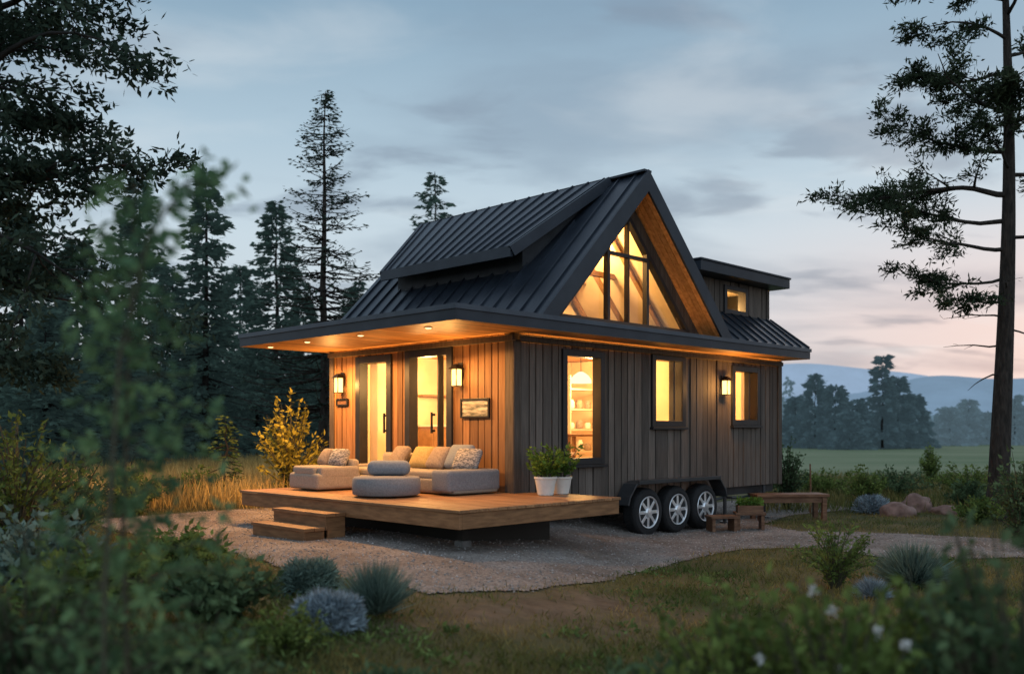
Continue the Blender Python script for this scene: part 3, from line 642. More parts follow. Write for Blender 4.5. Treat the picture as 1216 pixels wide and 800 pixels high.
def boards(mb, m, s0, s1, z0, z1, ops, rg, wmin=.12, wmax=.19):
    s = s0
    while s < s1-.01:
        e = min(s1, s+rg.uniform(wmin, wmax)); e = s1 if s1-e < .05 else e
        tone = rg.uniform(-1,1); th = rg.uniform(.006,.026)
        cuts = [s]+sorted(q for o in ops for q in o[:2] if s+.004 < q < e-.024)+[e-.020]
        for a, b in zip(cuts[:-1], cuts[1:]):
            mid = (a+b)/2; zz = [(z0, z1)]
            for o in ops:
                if o[0] < mid < o[1]:
                    nz = []
                    for p, q in zz:
                        if o[2] > p: nz.append((p, min(q, o[2])))
                        if o[3] < q: nz.append((max(p, o[3]), q))
                    zz = nz
            for p, q in zz:
                if q-p > .01: mb.mbox(m, a, b, p, q, -.02, th, tone)
        s = e
SOPS = [(.963,1.787,1.15,2.68),(3.03,3.84,1.69,2.735),(5.33,6.16,1.72,2.66)]
FOPS = [(1.225,2.19,.80,2.73),(2.62,3.44,.80,2.70)]
rg = random.Random(3)
for nm, m, a, b, ops, mt in [('side_wall',SW,0,LU,SOPS,'board'),('front_wall',FW,0,LV,FOPS,'boardfront'),('back_wall',BWm,0,LU,[],'board'),('end_wall',EWm,0,LV,[],'board')]:
    mb = MB(); boards(mb, m, a, b, WZ0, WZ1, ops, rg); wl = mb.build(nm, M[mt], house, bevel=.003)
    ins = .125 if nm in ('front_wall','end_wall') else .02
    mb = MB(); cells(mb, m, a+ins, b-ins, WZ0+.01, WZ1-.004, ops, -.12, -.021); mb.build('wall_core', M['core'], wl)
    mb = MB(); cells(mb, m, a+.14, b-.14, .79, WZ1-.006, ops, -.135, -.121); mb.build('wall_lining', M['plaster'], wl)
MB().box(-.036,.10,-.042,-.027,WZ0-.01,WZ1-.002).box(-.042,-.0275,-.0265,.12,WZ0-.01,WZ1-.002).build('corner_trim', M['trim'], house)
MB().box(LU-.1,LU+.03,-.042,-.027,WZ0-.01,WZ1-.002).build('corner_trim', M['trim'], house)
MB().box(-.042,-.0275,LV-.1,LV+.02,WZ0-.01,WZ1-.002).build('corner_trim', M['trim'], house)
mb = MB(); mb.box(.13,LU-.13,.13,LV-.13,.70,.785); mb.build('floor', M['ifloor'], house)
MB().box(4.45,4.55,.14,LV-.14,.79,2.86).build('partition_wall', M['plaster'], house); MB().box(2.9,4.44,2.9,3.0,.79,2.862).build('partition_wall', M['plaster'], house)
MB().box(4.56,LU-.14,2.2,2.28,.79,2.862).build('partition_wall', M['plaster'], house)

def window(m, s0, s1, z0, z1, mv=(), mh=(), sill=True, name='window', fw=.05):
    mb = MB(); e = .045
    for (a,b,c,d) in ((s0-e,s0+fw,z0-e,z1+e),(s1-fw,s1+e,z0-e,z1+e)): mb.mbox(m,a,b,c,d,-.11,.055)
    for (c,d) in ((z0-e,z0+fw),(z1-fw,z1+e)): mb.mbox(m,s0+fw,s1-fw,c,d,-.11,.055)
    for s in mv: mb.mbox(m,s-.018,s+.018,z0+fw,z1-fw,-.085,.01)
    for z in mh: mb.mbox(m,s0+fw,s1-fw,z-.018,z+.018,-.085,.009)
    o = mb.build(name, M['frame'], house, bevel=.005)
    p = MB(); p.add([m(s0+fw,z0+fw,-.05),m(s1-fw,z0+fw,-.05),m(s1-fw,z1-fw,-.05),m(s0+fw,z1-fw,-.05)],[(0,1,2,3)]); p.build('pane', M['glass'], o, fix=False)
    if sill: q = MB(); q.mbox(m,s0-.07,s1+.07,z0-.085,z0-.047,-.005,.09); q.build('sill', M['frame'], o, bevel=.004)
    return o
window(SW, *SOPS[0]); window(SW, *SOPS[1], mv=(3.62,)); window(SW, *SOPS[2], mv=(5.9,))
for k, o4 in enumerate(FOPS):
    d = window(FW, *o4, sill=False, name='glass_door', mv=((1.52,) if k == 0 else ()), fw=.07)
    hb = MB(); s = 1.60 if k == 0 else 2.72
    hb.mbox(FW, s-.012, s+.012, 1.55, 1.85, .05, .075); hb.mbox(FW, s-.01, s+.01, 1.57, 1.60, .0, .055); hb.mbox(FW, s-.01, s+.01, 1.80, 1.83, .0, .055); hb.build('handle', M['black'], d)

# low eave roof
mb = MB(); mb.box(-1.55,7.0,-.6,4.4,2.875,3.03); mb.build('eave_roof', M['fascia'], house)
mb = MB(); mb.box(-1.57,7.02,-.62,-.601,3.0,3.06); mb.box(-1.57,-1.551,-.6005,4.415,3.0,3.06); mb.box(7.001,7.02,-.6005,4.415,3.0,3.06); mb.build('drip_edge', M['drip'], house)
mb = MB(); rg = random.Random(8); v = -.595
while v < 4.39:
    e = min(4.395, v+.115); mb.box(-1.545,6.995,v,e-.006,2.8702,2.8745,rg.uniform(-1,1)); v = e
mb.build('soffit', M['soffit'], house)
RU, RZ, SL = 2.13, 5.30, (5.30-3.033)/2.23
def roofline(v0, v1, off0, off1, zbase, name, mt, tone=0):
    mb = MB()
    for sg in (-1, 1):
        ub0 = RU+sg*(RZ-off0-zbase)/SL; ub1 = RU+sg*(RZ-off1-zbase)/SL
        mb.prism([(ub0,v0,zbase),(RU,v0,RZ-off0),(RU,v0,RZ-off1),(ub1,v0,zbase)], (0,v1-v0,0), tone)
    return mb.build(name, mt, house)
GV = -.22
roof = roofline(-.58, 4.4, 0, .24, 3.033, 'roof', M['roof'])
roofline(-.618, -.581, -.03, .28, 3.046, 'bargeboard', M['fascia'])
mb = MB(); v = -.575
rg = random.Random(12)
while v < GV-.03:
    for sg in (-1, 1):
        mb.prism([(RU+sg*(RZ-.245-3.05)/SL,v,3.05),(RU,v,RZ-.245),(RU,v,RZ-.262),(RU+sg*(RZ-.262-3.05)/SL,v,3.05)], (0,.085,0), rg.uniform(-1,1))
    v += .091
mb.build('gable_soffit', M['soffit'], house)
roofline(GV+.07, 4.25, .246, .27, 3.05, 'loft_ceiling', M['plaster'])
mb = MB(); nn = Vector((-SL,0,1)).normalized()
v = -.42
while v < 4.35:
    ue = 1.45 if -.1 < v < 4.35 else 2.1
    for sg in (-1, 1):
        n2 = Vector((sg*SL,0,1)).normalized(); ub = ue if sg < 0 else 2*RU-2.1
        A_ = Vector((RU+sg*2.19, v, RZ-2.19*SL))+n2*.012; B_ = Vector((ub, v, RZ-abs(RU-ub)*SL))+n2*.012
        mb.bar(A_, B_, .022, .034, up=n2)
    v += .31
mb.bar((RU,-.6,RZ+.012),(RU,4.42,RZ+.012),.17,.03); mb.build('seam', M['roof'], roof)
# raised shed dormer
def quadslab(mb, P, th, tone=0): mb.hexa([Vector(p)-Vector((0,0,th)) for p in P]+[Vector(p) for p in P], tone)
DU, DZE = .36, 4.11; DS = (5.31-DZE)/(2.04-DU)
DP = [(DU,.40,DZE),(2.04,.02,5.31),(2.04,4.36,5.31),(DU,3.34,DZE)]
mb = MB(); quadslab(mb, DP, .08); dr = mb.build('dormer_roof', M['roof'], house)
mb = MB(); nd = Vector((-DS,0,1)).normalized()
for k in range(14):
    f = (k+.35)/14; a = Vector(DP[0]).lerp(Vector(DP[3]), f); b = Vector(DP[1]).lerp(Vector(DP[2]), f); mb.bar(a+Vector((0,0,.012)), b+Vector((0,0,.012)), .022, .032, up=nd)
mb.build('seam', M['roof'], dr)
mb = MB()
for a, b in ((0,3),(0,1),(3,2)):
    A_, B_ = Vector(DP[a])-Vector((0,0,.055)), Vector(DP[b])-Vector((0,0,.055)); mb.bar(A_, B_, .05, .15)
mb.build('dormer_fascia', M['fascia'], dr)
mb = MB(); zr = lambda u: RZ-(RU-u)*SL; zp = lambda u: DZE+(u-DU)*DS-.07
UW = .70
mb.hexa([(UW,.52,zr(UW)-.05),(1.95,.18,zr(1.95)-.05),(1.95,4.15,zr(1.95)-.05),(UW,3.36,zr(UW)-.05),(UW,.52,zp(UW)),(1.95,.18,zp(1.95)),(1.95,4.15,zp(1.95)),(UW,3.36,zp(UW))])
mb.build('dormer_wall', M['dwall'], house)
# gable wall and glazing
GB0, GB1, GZ0, GZA = .58, 3.64, 3.13, 4.70
RC = (GB0+GB1)/2
mb = MB(); OT = [(.12,3.036),(4.14,3.036),(RU,5.045)]; IT = [(GB0+.04,GZ0-.01),(GB1-.04,GZ0-.01),(RC,GZA-.02)]
for a, b in ((0,1),(1,2),(2,0)):
    p = [OT[a],OT[b],IT[b],IT[a]]; mb.prism([(q[0],GV,q[1]) for q in p], (0,.05,0))
mb.build('gable_wall', M['trim'], house)
mb = MB(); mb.prism([(.12,4.26,3.036),(4.14,4.26,3.036),(RU,4.26,5.045)], (0,.05,0)); mb.build('back_gable_wall', M['board'], house)
mb = MB(); y_ = GV-.012; GS = (GZA-GZ0)/(RC-GB0)
E = [(GB0,GZ0),(GB1,GZ0),(RC,GZA)]
for a, b in ((0,1),(1,2),(2,0)): mb.bar((E[a][0],y_,E[a][1]),(E[b][0],y_,E[b][1]),.065,.085,up=(0,1,0))
for s, wd in ((RC-.46,.055),(RC+.46,.055),(RC,.028)):
    mb.bar((s,y_,GZ0),(s,y_,GZA-.02-abs(s-RC)*GS),wd,.08,up=(0,1,0))
mb.bar((RC-.46,y_,4.13),(RC+.46,y_,4.13),.045,.076,up=(0,1,0))
gw = mb.build('gable_window', M['frame'], house)
MB().add([(GB0+.03,GV+.03,GZ0),(GB1-.03,GV+.03,GZ0),(RC,GV+.03,GZA-.02)],[(0,1,2)]).build('pane', M['glass'], gw, fix=False)
mb = MB(); mb.prism([(.3,1.9,3.04),(3.96,1.9,3.04),(RU,1.9,4.95)], (0,.05,0)); mb.build('loft_partition', M['plaster'], house)
MB().box(.9,3.36,.75,.83,4.02,4.10).build('tie_beam', M['shelf'], house); MB().box(.9,3.36,1.4,1.48,4.02,4.10).build('tie_beam', M['shelf'], house)
for v in (.4,1.1,1.8):
    mb = MB()
    for sg in (-1,1): mb.bar((RU+sg*1.85,v,RZ-.30-1.85*SL),(RU+sg*.02,v,RZ-.32),.07,.07)
    mb.build('rafter', M['shelf'], house)
# rear box
BV, BU0, BU1, BZ = .15, 4.2, 6.86, 4.19
BXm = lambda s, z, n: (s, BV-n, z)
bop = [(5.32,6.0,3.66,4.07)]
mb = MB(); boards(mb, BXm, BU0, BU1, 3.04, BZ-.003, bop, random.Random(6)); bwl = mb.build('clerestory_wall', M['board'], house)
mb = MB(); cells(mb, BXm, BU0+.02, BU1-.02, 3.04, BZ-.006, bop, -.12, -.021); mb.box(BU1-.1,BU1-.021,BV+.121,3.9,3.04,BZ-.006); mb.box(BU0+.02,BU0+.1,BV+.121,3.9,3.04,BZ-.006); mb.box(BU0,BU1,3.901,3.98,3.04,BZ-.006); mb.build('wall_core', M['core'], bwl)
mb = MB(); mb.box(BU0+.15,BU1-.15,.95,1.0,3.04,BZ-.01); mb.box(BU0+.12,BU1-.12,BV+.13,.94,4.13,4.16); mb.build('wall_lining', M['plaster'], bwl)
mb = MB(); boards(mb, lambda s,z,n: (BU1+n-.0, s, z), BV, 3.9, 3.04, BZ-.003, [], random.Random(9)); mb.build('clerestory_end_wall', M['board'], house)
window(BXm, *bop[0], sill=False, name='window', fw=.035)
mb = MB(); mb.box(4.12,7.04,-.18,4.12,4.195,4.36); mb.box(4.10,7.06,-.20,4.14,4.361,4.395); mb.build('clerestory_roof', M['fascia'], house, bevel=.006)
mb = MB(); mb.hexa([(4.1,-.59,3.034),(6.99,-.59,3.034),(6.99,.13,3.034),(4.1,.13,3.034),(4.1,-.585,3.065),(6.98,-.585,3.065),(6.86,.13,3.63),(4.1,.13,3.63)]); lr = mb.build('lower_roof', M['roof'], house)
mb = MB(); n2 = Vector((0,-.58,.715)).normalized()
for k in range(10):
    u0 = 4.3+k*.30; u1 = min(u0, 6.84); mb.bar(Vector((u0,-.58,3.068))+n2*.012, Vector((u1,.12,3.623))+n2*.012, .022, .034, up=n2)
mb.build('seam', M['roof'], lr)
# added glow strips, hidden by added trim boards, to light the soffits
for (bx4, sx4) in ((( .0,6.9,-.125,-.108,2.765,2.835),(.1,6.85,-.10,-.06,2.785,2.795)), ((-.125,-.108,-.1,4.15,2.765,2.835),(-.10,-.06,.1,4.1,2.785,2.795))):
    cv_ = MB().box(*bx4).build('added_cove_trim', M['trim'], house); MB().box(*sx4).build('added_light_strip', M['strip'], cv_)
    sh = MB()
    if bx4[0] == .0: sh.box(0,6.9,-.107,-.045,2.766,2.780)
    else: sh.box(-.107,-.045,-.1,4.15,2.766,2.780)
    sh.build('added_cove_shelf', M['trim'], cv_)
MB().box(.75,3.55,-.46,-.40,3.034,3.046).build('added_uplight_strip', M['strip'], house)  # added unseen strip brightening the gable soffit from the ledge
# chassis
mb = MB()
for v in (.12, .95, 3.2, 4.0): mb.box(.05,6.95,v,v+.1,.46,.6)
for u in (.3,1.6,4.9,6.2,6.8): mb.box(u,u+.08,.13,4.0,.48,.59)
for u in (2.63,3.39,4.16): mb.box(u-.04,u+.04,.0,4.15,.33,.41)
mb.box(.05,.1,.1,4.1,.02,.44); mb.box(.1,6.6,3.7,3.76,.02,.44)
mb.build('trailer_frame', M['steel'], house)
for u in (5.15, 6.45):
    mb = MB(); mb.tube([(u,.02,.02),(u,.02,.60)],[.03,.03],10); mb.tube([(u,.02,0.0),(u,.02,.03)],[.09,.09],14); mb.tube([(u,.02,.45),(u,-.12,.45),(u,-.12,.36)],[.01,.01,.01],6); mb.build('trailer_jack', M['fender'], house)
mb = MB(); mb.tube([(4.75,.05,.40),(5.15,.05,.44),(5.8,.08,.40),(6.45,.05,.46)],[.025]*4,8); mb.build('drain_pipe', M['fender'], house)
# fender
mb = MB(); prof = [(2.06,.50),(2.10,.62),(2.26,.80),(2.42,.84),(4.37,.84),(4.53,.80),(4.69,.62),(4.73,.50)]
for (a,b) in zip(prof[:-1], prof[1:]):
    A_, B_ = Vector((a[0],0,a[1])), Vector((b[0],0,b[1])); d = (B_-A_).normalized(); nrm = Vector((-d.z,0,d.x))*.03
    mb.prism([(A_.x,-.30,A_.z),(B_.x,-.30,B_.z),(B_.x-nrm.x,-.30,B_.z-nrm.z),(A_.x-nrm.x,-.30,A_.z-nrm.z)], (0,.25,0))
mb.box(2.3,4.5,-.318,-.301,.79,.85); mb.build('fender', M['fender'], house, bevel=.006)
for u in (2.63,3.39,4.16):
    R_ = .362; c = Vector((u,-.12,R_))
    mb = MB(); rim = [(.235,-.11),(.245,-.125),(.238,-.135),(.222,-.13),(.215,-.09),(.205,-.05),(.0001,-.05)]
    mb.lathe(rim, 36, (0,0,0), 'y')
    for k in range(8):
        t_ = 2*math.pi*k/8; a_ = Vector((math.cos(t_)*.05,-.105,math.sin(t_)*.05)); b_ = Vector((math.cos(t_)*.218,-.10,math.sin(t_)*.218)); mb.bar(a_, b_, .05, .03, up=(0,1,0))
    wh = mb.build('wheel', M['chrome'], house, bevel=.004); wh.location = c
    mb = MB(); mb.lathe([(.234,.10),(.27,.115),(.33,.112),(.352,.085),(R_,.05),(R_,-.06),(.352,-.098),(.33,-.122),(.27,-.13),(.236,-.112)], 44, (0,0,0), 'y')
    for k in range(44):
        t_ = 2*math.pi*k/44; mb.bar(Vector((math.cos(t_)*.355,-.085,math.sin(t_)*.355)), Vector((math.cos(t_)*.362,.07,math.sin(t_)*.362)), .02, .014, up=(math.cos(t_),0,math.sin(t_)))
    mb.build('tyre', M['tyre'], wh, smooth=False)
    mb = MB(); mb.lathe([(.075,-.10),(.075,-.125),(.06,-.145),(.0001,-.15)], 20, (0,0,0), 'y')
    for k in range(6):
        t_ = 2*math.pi*k/6; mb.lathe([(.009,-.11),(.009,-.128),(.0001,-.13)], 6, (math.cos(t_)*.095,0,math.sin(t_)*.095), 'y')
    mb.build('hub_cap', M['chrome'], wh, smooth=False)

# ------------------------------------------------------------------ lamps
def lantern(label, m, s, z, e=7):
    t = thing('wall_lantern', label, 'lamp', H(0,0,0), R45)
    mb = MB(); mb.mbox(m,s-.045,s+.045,z-.02,z+.20,.027,.045); mb.mbox(m,s-.012,s+.012,z+.15,z+.175,.045,.12)
    mb.build('bracket', M['black'], t, bevel=.004)
    mb = MB()
    for a in (-.062,.050):
        for b in (.047,.157): mb.mbox(m,s+a,s+a+.012,z-.12,z+.11,b,b+.012)
    mb.mbox(m,s-.066,s+.066,z-.132,z-.12,.046,.173); mb.build('cage', M['black'], t)
    mb = MB()
    a0 = [m(s-.085,z+.11,.03),m(s+.085,z+.11,.03),m(s+.085,z+.11,.192),m(s-.085,z+.11,.192)]
    a1 = [m(s-.025,z+.18,.082),m(s+.025,z+.18,.082),m(s+.025,z+.18,.132),m(s-.025,z+.18,.132)]
    mb.hexa(a0+a1); mb.build('cap', M['black'], t)
    mb = MB(); mb.mbox(m,s-.048,s+.048,z-.118,z+.105,.061,.155); mb.build('glass', M['lampglass'], t)
    light('POINT', m(s, z+.0, .26), e, parent=t, rad=.05, name='lantern_light', color=(1,.48,.13))
    return t
lantern('lit black lantern on the front wall right of the glass doors', FW, 1.01, 2.33, 30)
lantern('lit black lantern on the front wall left of the glass doors', FW, 3.86, 2.32, 30)
lantern('lit black lantern on the side wall between the two smaller windows', SW, 4.99, 2.32, 34)
for i, (u, v, e, lab) in enumerate([(-1.25,.25,130,'recessed porch ceiling light nearest the house corner'),(-1.3,1.6,150,'recessed porch ceiling light above the sofa'),(-1.3,2.9,190,'recessed porch ceiling light above the armchair'),(-1.25,4.0,280,'recessed porch ceiling light near the left end of the eave')]):
    t = thing('ceiling_light', lab, 'lamp', H(u, v, 2.868), R45)
    MB().lathe([(.044,0),(.056,0),(.056,-.008),(.044,-.008)], 24).build('trim_ring', M['soffit'], t, fix=False)
    MB().lathe([(.043,-.001),(.04,-.012),(.025,-.018),(.0001,-.020)], 24).build('lens', M['bulb'], t, fix=False)
    light('SPOT', (0,0,-.05), e, parent=t, rad=.04, spot=168, name='downlight', color=(1,.48,.14))
WC = (1,.56,.19)
for u, v, z, e in ((.9,2.0,2.4,150),(1.3,3.3,2.35,80),(3.3,1.4,2.45,165),(5.7,1.2,2.4,140),(RU,.8,4.4,260),(5.6,.6,3.8,90)):
    light('POINT', H(u,v,z), e, rad=.12, name='room_light', color=WC)
t = thing('pendant_lamp', 'pale dome pendant lamp seen through the tall side window', 'lamp', H(2.4,.9,2.35), R45)
MB().lathe([(.17,-.02),(.165,.03),(.12,.10),(.05,.15),(.02,.16)], 28).build('lamp_shade', M['shade'], t, smooth=True, fix=False)
MB().tube([(0,0,.16),(0,0,.5)],[.006,.006],6).build('cord', M['black'], t)
t = thing('shelf_unit', 'pale shelf unit inside behind the tall side window', 'shelf', H(3.3,1.9,.785), R45)
for s in (-.02,.98): MB().box(s,s+.03,0,.3,0,1.75).build('side_panel', M['pale'], t)
for z in (.05,.42,.8,1.15,1.5): MB().box(.011,.979,.01,.29,z,z+.03).build('shelf_board', M['pale'], t)
rg = random.Random(4)
for z in (.08,.45,.83,1.18):
    for k in range(4):
        j = MB(); r_ = rg.uniform(.04,.07); h_ = rg.uniform(.10,.20); j.lathe([(r_*.9,0),(r_,h_*.1),(r_,h_*.75),(r_*.75,h_*.85),(r_*.75,h_)], 16)
        o = j.build('jar', M['pillowd'] if rg.random() < .6 else M['ceramic'], None, smooth=True); o.location = H(3.3+.14+k*.23, 2.03, .785+z+.002); o['label'] = 'small jar standing on the indoor shelf unit'; o['category'] = 'jar'; o['group'] = 'jars on the indoor shelf'
def chair(label, u, v, rot):
    t = thing('dining_chair', label, 'chair', H(u, v, .786), R45+rot)
    mb = MB(); mb.rbox((0,0,.45),(.42,.42,.05),.02); mb.build('seat', M['ceramic'], t)
    mb = MB(); mb.rbox((0,.20,.75),(.40,.035,.42),.015); mb.build('backrest', M['ceramic'], t)
    for a in (-.17,.17):
        for b in (-.17,.17): MB().tube([(a,b,.43),(a*1.15,b*1.15,0)],[.018,.012],8).build('leg', M['shelf'], t)
chair('pale dining chair inside by the tall side window', 1.75, .75, .5)
t = thing('dining_table', 'small indoor table behind the tall side window', 'table', H(2.4,1.1,.786), R45)
MB().rbox((0,0,.73),(.9,.7,.04),.015).build('tabletop', M['shelf'], t)
for a in (-.38,.38):
    for b in (-.28,.28): MB().box(a-.025,a+.025,b-.025,b+.025,0,.71).build('leg', M['shelf'], t)
# kitchen run against the back wall, seen through the right glass door
t = thing('kitchen_cabinet', 'wooden kitchen cabinet run inside behind the right glass door', 'cabinet', H(1.55,3.5,.786), R45)
MB().box(0,1.25,0,.55,.06,.86).build('base_cabinet', M['shelf'], t, bevel=.004); MB().box(-.02,1.27,-.03,.55,.865,.90).build('worktop', M['ceramic'], t)
for k in range(2): MB().box(.03+k*.60,.60+k*.60,-.02,-.001,.1,.83).build('door', M['shelf'], t, bevel=.004)
MB().box(.1,1.25,.36,.555,1.40,1.43).build('wall_shelf', M['shelf'], t)
def curtain(label, m, s0, s1, z0, z1, n):
    V = []; k = 40
    for i in range(k+1):
        s = s0+(s1-s0)*i/k; w_ = .025*math.sin(i*1.35); V += [m(s, z0, -n+w_), m(s, z1, -n+w_*.8)]
    o = MB().add(V, [(2*i,2*i+2,2*i+3,2*i+1) for i in range(k)]).build('curtain', M['curtain'], None, smooth=True, fix=False)
    o.location = H(0,0,0); o.rotation_euler = (0,0,R45); o['label'] = label; o['category'] = 'curtain'
curtain('pale curtain inside the middle side window', SW, 3.02, 3.24, 1.62, 2.80, .2)
curtain('pale curtain inside the farthest side window', SW, 5.98, 6.25, 1.62, 2.78, .2)
curtain('pale curtain inside the right glass door', FW, 1.27, 1.46, .82, 2.8, .2)
curtain('pale curtain inside the left glass door', FW, 3.24, 3.42, .82, 2.8, .2)

# pictures on the front wall
def picture(label, s0, s1, z0, z1, pm):
    t = thing('framed_picture', label, 'picture', H(0,0,0), R45)
    mb = MB(); f = .028
    mb.mbox(FW,s0,s0+f,z0,z1,.027,.055); mb.mbox(FW,s1-f,s1,z0,z1,.027,.055); mb.mbox(FW,s0+f,s1-f,z0,z0+f,.027,.055); mb.mbox(FW,s0+f,s1-f,z1-f,z1,.027,.055); mb.build('frame', M['black'], t, bevel=.004)
    mb = MB(); mb.mbox(FW,s0+f,s1-f,z0+f,z1-f,.027,.037); mb.build('canvas', pm, t)
pm = mat('landscape_print', (.06,.07,.06), (.45,.42,.36), .6, scale=(1,1.2,7), ns=3, detail=6, ramp=(.4,.62))
picture('framed landscape picture on the front wall behind the sofa', .42, 1.0, 1.76, 2.03, pm)
picture('small wooden plaque under the left porch lantern', 3.70, 4.02, 1.98, 2.10, M['bench'])

# ------------------------------------------------------------------ deck
D0U, D1U, D0V, D1V, DZ = -2.25, .39, -1.45, 3.05, .77
deck = thing('wooden_deck', 'raised wooden deck with two steps in front of the house', 'deck', H(0,0,0), R45)
mb = MB(); rg = random.Random(2); u = D0U-.02
while u < D1U:
    e = min(D1U+.02, u+.142)
    if u >= -.0501: va, vb = D0V-.02, -.05
    else: va, vb = D0V-.02, D1V+.02
    if u < -.05 < e: e = -.05
    cuts = [va]+sorted(rg.uniform(va+.4, vb-.3) for _ in range(1 if vb-va > 3 else 0))+[vb]
    for a, b in zip(cuts[:-1], cuts[1:]): mb.box(u, e-.007, a, b-.004, DZ-.035, DZ-rg.uniform(0,.003), rg.uniform(-1,1))
    u = e
mb.build('deck_board', M['deck'], deck, bevel=.004)
mb = MB(); z0, z1 = .565, DZ-.037
mb.box(D0U,D0U+.04,D0V,D1V,z0,z1,.2); mb.box(D0U+.041,D1U,D0V,D0V+.04,z0,z1,-.2); mb.box(D1U-.04,D1U,D0V+.041,-.05,z0,z1); mb.box(D0U+.041,-.05,D1V-.04,D1V,z0,z1)
mb.build('rim_board', M['decks'], deck, bevel=.005)
mb = MB()
for v in np.arange(D0V+.45, D1V-.2, .45): mb.box(D0U+.05,-.06,v,v+.045,.575,z1-.003)
mb.build('joist', M['core'], deck)
# added dark panels standing in for the shade under the deck
mb = MB(); a0, b0, b1, c1 = D0U+.75, D0V+.75, D1V-.6, D1U-.45
mb.box(a0,a0+.03,b0,b1,.0,.563); mb.box(a0+.031,c1,b0,b0+.03,-.1,.563); mb.box(c1-.03,c1,b0+.031,-.06,-.1,.563); mb.box(a0+.031,-.05,b1-.03,b1,.0,.563)
mb.build('painted_shade_panel', M['core'], deck)
for (u, v) in ((D0U+.5,D0V+.5),):
    w_ = H(u, v); zb = float(g(w_.x, w_.y))
    p = MB().box(u-.045,u+.045,v-.045,v+.045,zb+.07,.563).build('post', M['core'], deck)
    MB().box(u-.07,u+.07,v-.07,v+.07,zb-.05,zb+.075).build('footing', M['concrete'], p, bevel=.01)
for (ua, za, zb) in ((-2.54,.455,.62),(-2.83,.28,.465)):
    mb = MB(); vv0, vv1 = .58, 1.74; ue = D0U-.005 if za > .4 else -2.545
    for k in range(2):
        w_ = (ue-ua)/2; mb.box(ua+k*w_, ua+(k+1)*w_-.006, vv0-.02, vv1+.02, zb-.04, zb, rg.uniform(-.8,.8))
    mb.box(ua+.015, ua+.04, vv0, vv1, za-.03, zb-.042, -.6); mb.box(ua+.041, ue, vv0, vv0+.03, za-.2 if za > .4 else za-.03, zb-.042, -.7); mb.box(ua+.041, ue, vv1-.03, vv1, za-.2 if za > .4 else za-.03, zb-.042, -.7)
    mb.build('step', M['decks'], deck, bevel=.004)

# ------------------------------------------------------------------ deck furniture
t = thing('sofa', 'long low linen sofa against the front wall on the deck', 'sofa', H(0,0,DZ), R45)
MB().rbox((-.57,1.34,.11),(.78,2.48,.19),.035).build('base', M['fabric'], t, smooth=True)
for k in range(3):
    MB().rbox((-.62,.80+k*.655,.24),(.66,.645,.11),.035,puff=.10).build('seat_cushion', M['fabric'], t, smooth=True)
for k in range(3):
    MB().rbox((-.25,.80+k*.655,.33),(.17,.635,.34),.055).build('back_cushion', M['fabric'], t, smooth=True)
MB().rbox((-.60,.27,.18),(.90,.36,.28),.045).build('armrest', M['fabricb'], t, smooth=True)
MB().rbox((-.57,2.52,.20),(.78,.13,.27),.045).build('armrest', M['fabric'], t, smooth=True)
def cushion(label, u, v, z, sz, tilt, yaw, m):
    rot = Matrix.Rotation(yaw,3,'Z') @ Matrix.Rotation(tilt,3,'Y')
    o = MB().rbox((0,0,0),(sz,sz*1.12,.10),.05,rot=rot,puff=.9).build('throw_cushion', m, None, smooth=True)
    o.location = H(u, v, z); o.rotation_euler = (0,0,R45); o['label'] = label; o['category'] = 'cushion'
cushion('patterned cushion at the right end of the sofa', -.46,.40,DZ+.44,.33,-.9,.35,M['pillow'])
cushion('grey cushion behind the patterned one at the right end of the sofa', -.40,.62,DZ+.47,.36,-1.0,.1,M['fabricc'])
cushion('taupe cushion in the middle of the sofa', -.45,.98,DZ+.45,.34,-.95,-.1,M['pillowd'])
cushion('mustard cushion left of the taupe one on the sofa', -.44,1.34,DZ+.45,.33,-1.0,.15,M['pillowm'])
cushion('brown cushion at the left end of the sofa', -.44,1.86,DZ+.45,.33,-1.0,-.2,M['pillowd'])
t = thing('armchair', 'low beige armchair at the left end of the deck', 'armchair', H(-1.36,2.36,DZ), R45)
MB().rbox((0,0,.13),(.72,.72,.22),.045).build('base', M['fabric'], t, smooth=True)
MB().rbox((-.05,0,.27),(.60,.50,.12),.04,puff=.12).build('seat_cushion', M['fabric'], t, smooth=True)
MB().rbox((.29,0,.29),(.14,.66,.26),.045).build('backrest', M['fabric'], t, smooth=True)
for s in (-1,1): MB().rbox((.02,s*.30,.24),(.64,.12,.18),.04).build('armrest', M['fabric'], t, smooth=True)
cushion('patterned cushion on the armchair nearest the camera', -1.22,2.22,DZ+.44,.27,-1.05,.2,M['pillow'])
cushion('taupe cushion on the armchair behind the patterned one', -1.22,2.52,DZ+.44,.27,-1.0,-.2,M['pillowd'])
t = thing('ottoman', 'round grey fabric pouf with a back cushion in the middle of the deck', 'ottoman', H(-1.56,.69,DZ), R45)
MB().lathe([(.0001,.02),(.39,.02),(.42,.035),(.427,.13),(.42,.222),(.40,.245),(.0001,.25)], 48).build('base', M['fabricb'], t, smooth=True)
MB().rbox((.16,.16,.345),(.24,.54,.19),.085,rot=Matrix.Rotation(R45,3,'Z')).build('back_cushion', M['fabricc'], t, smooth=True)
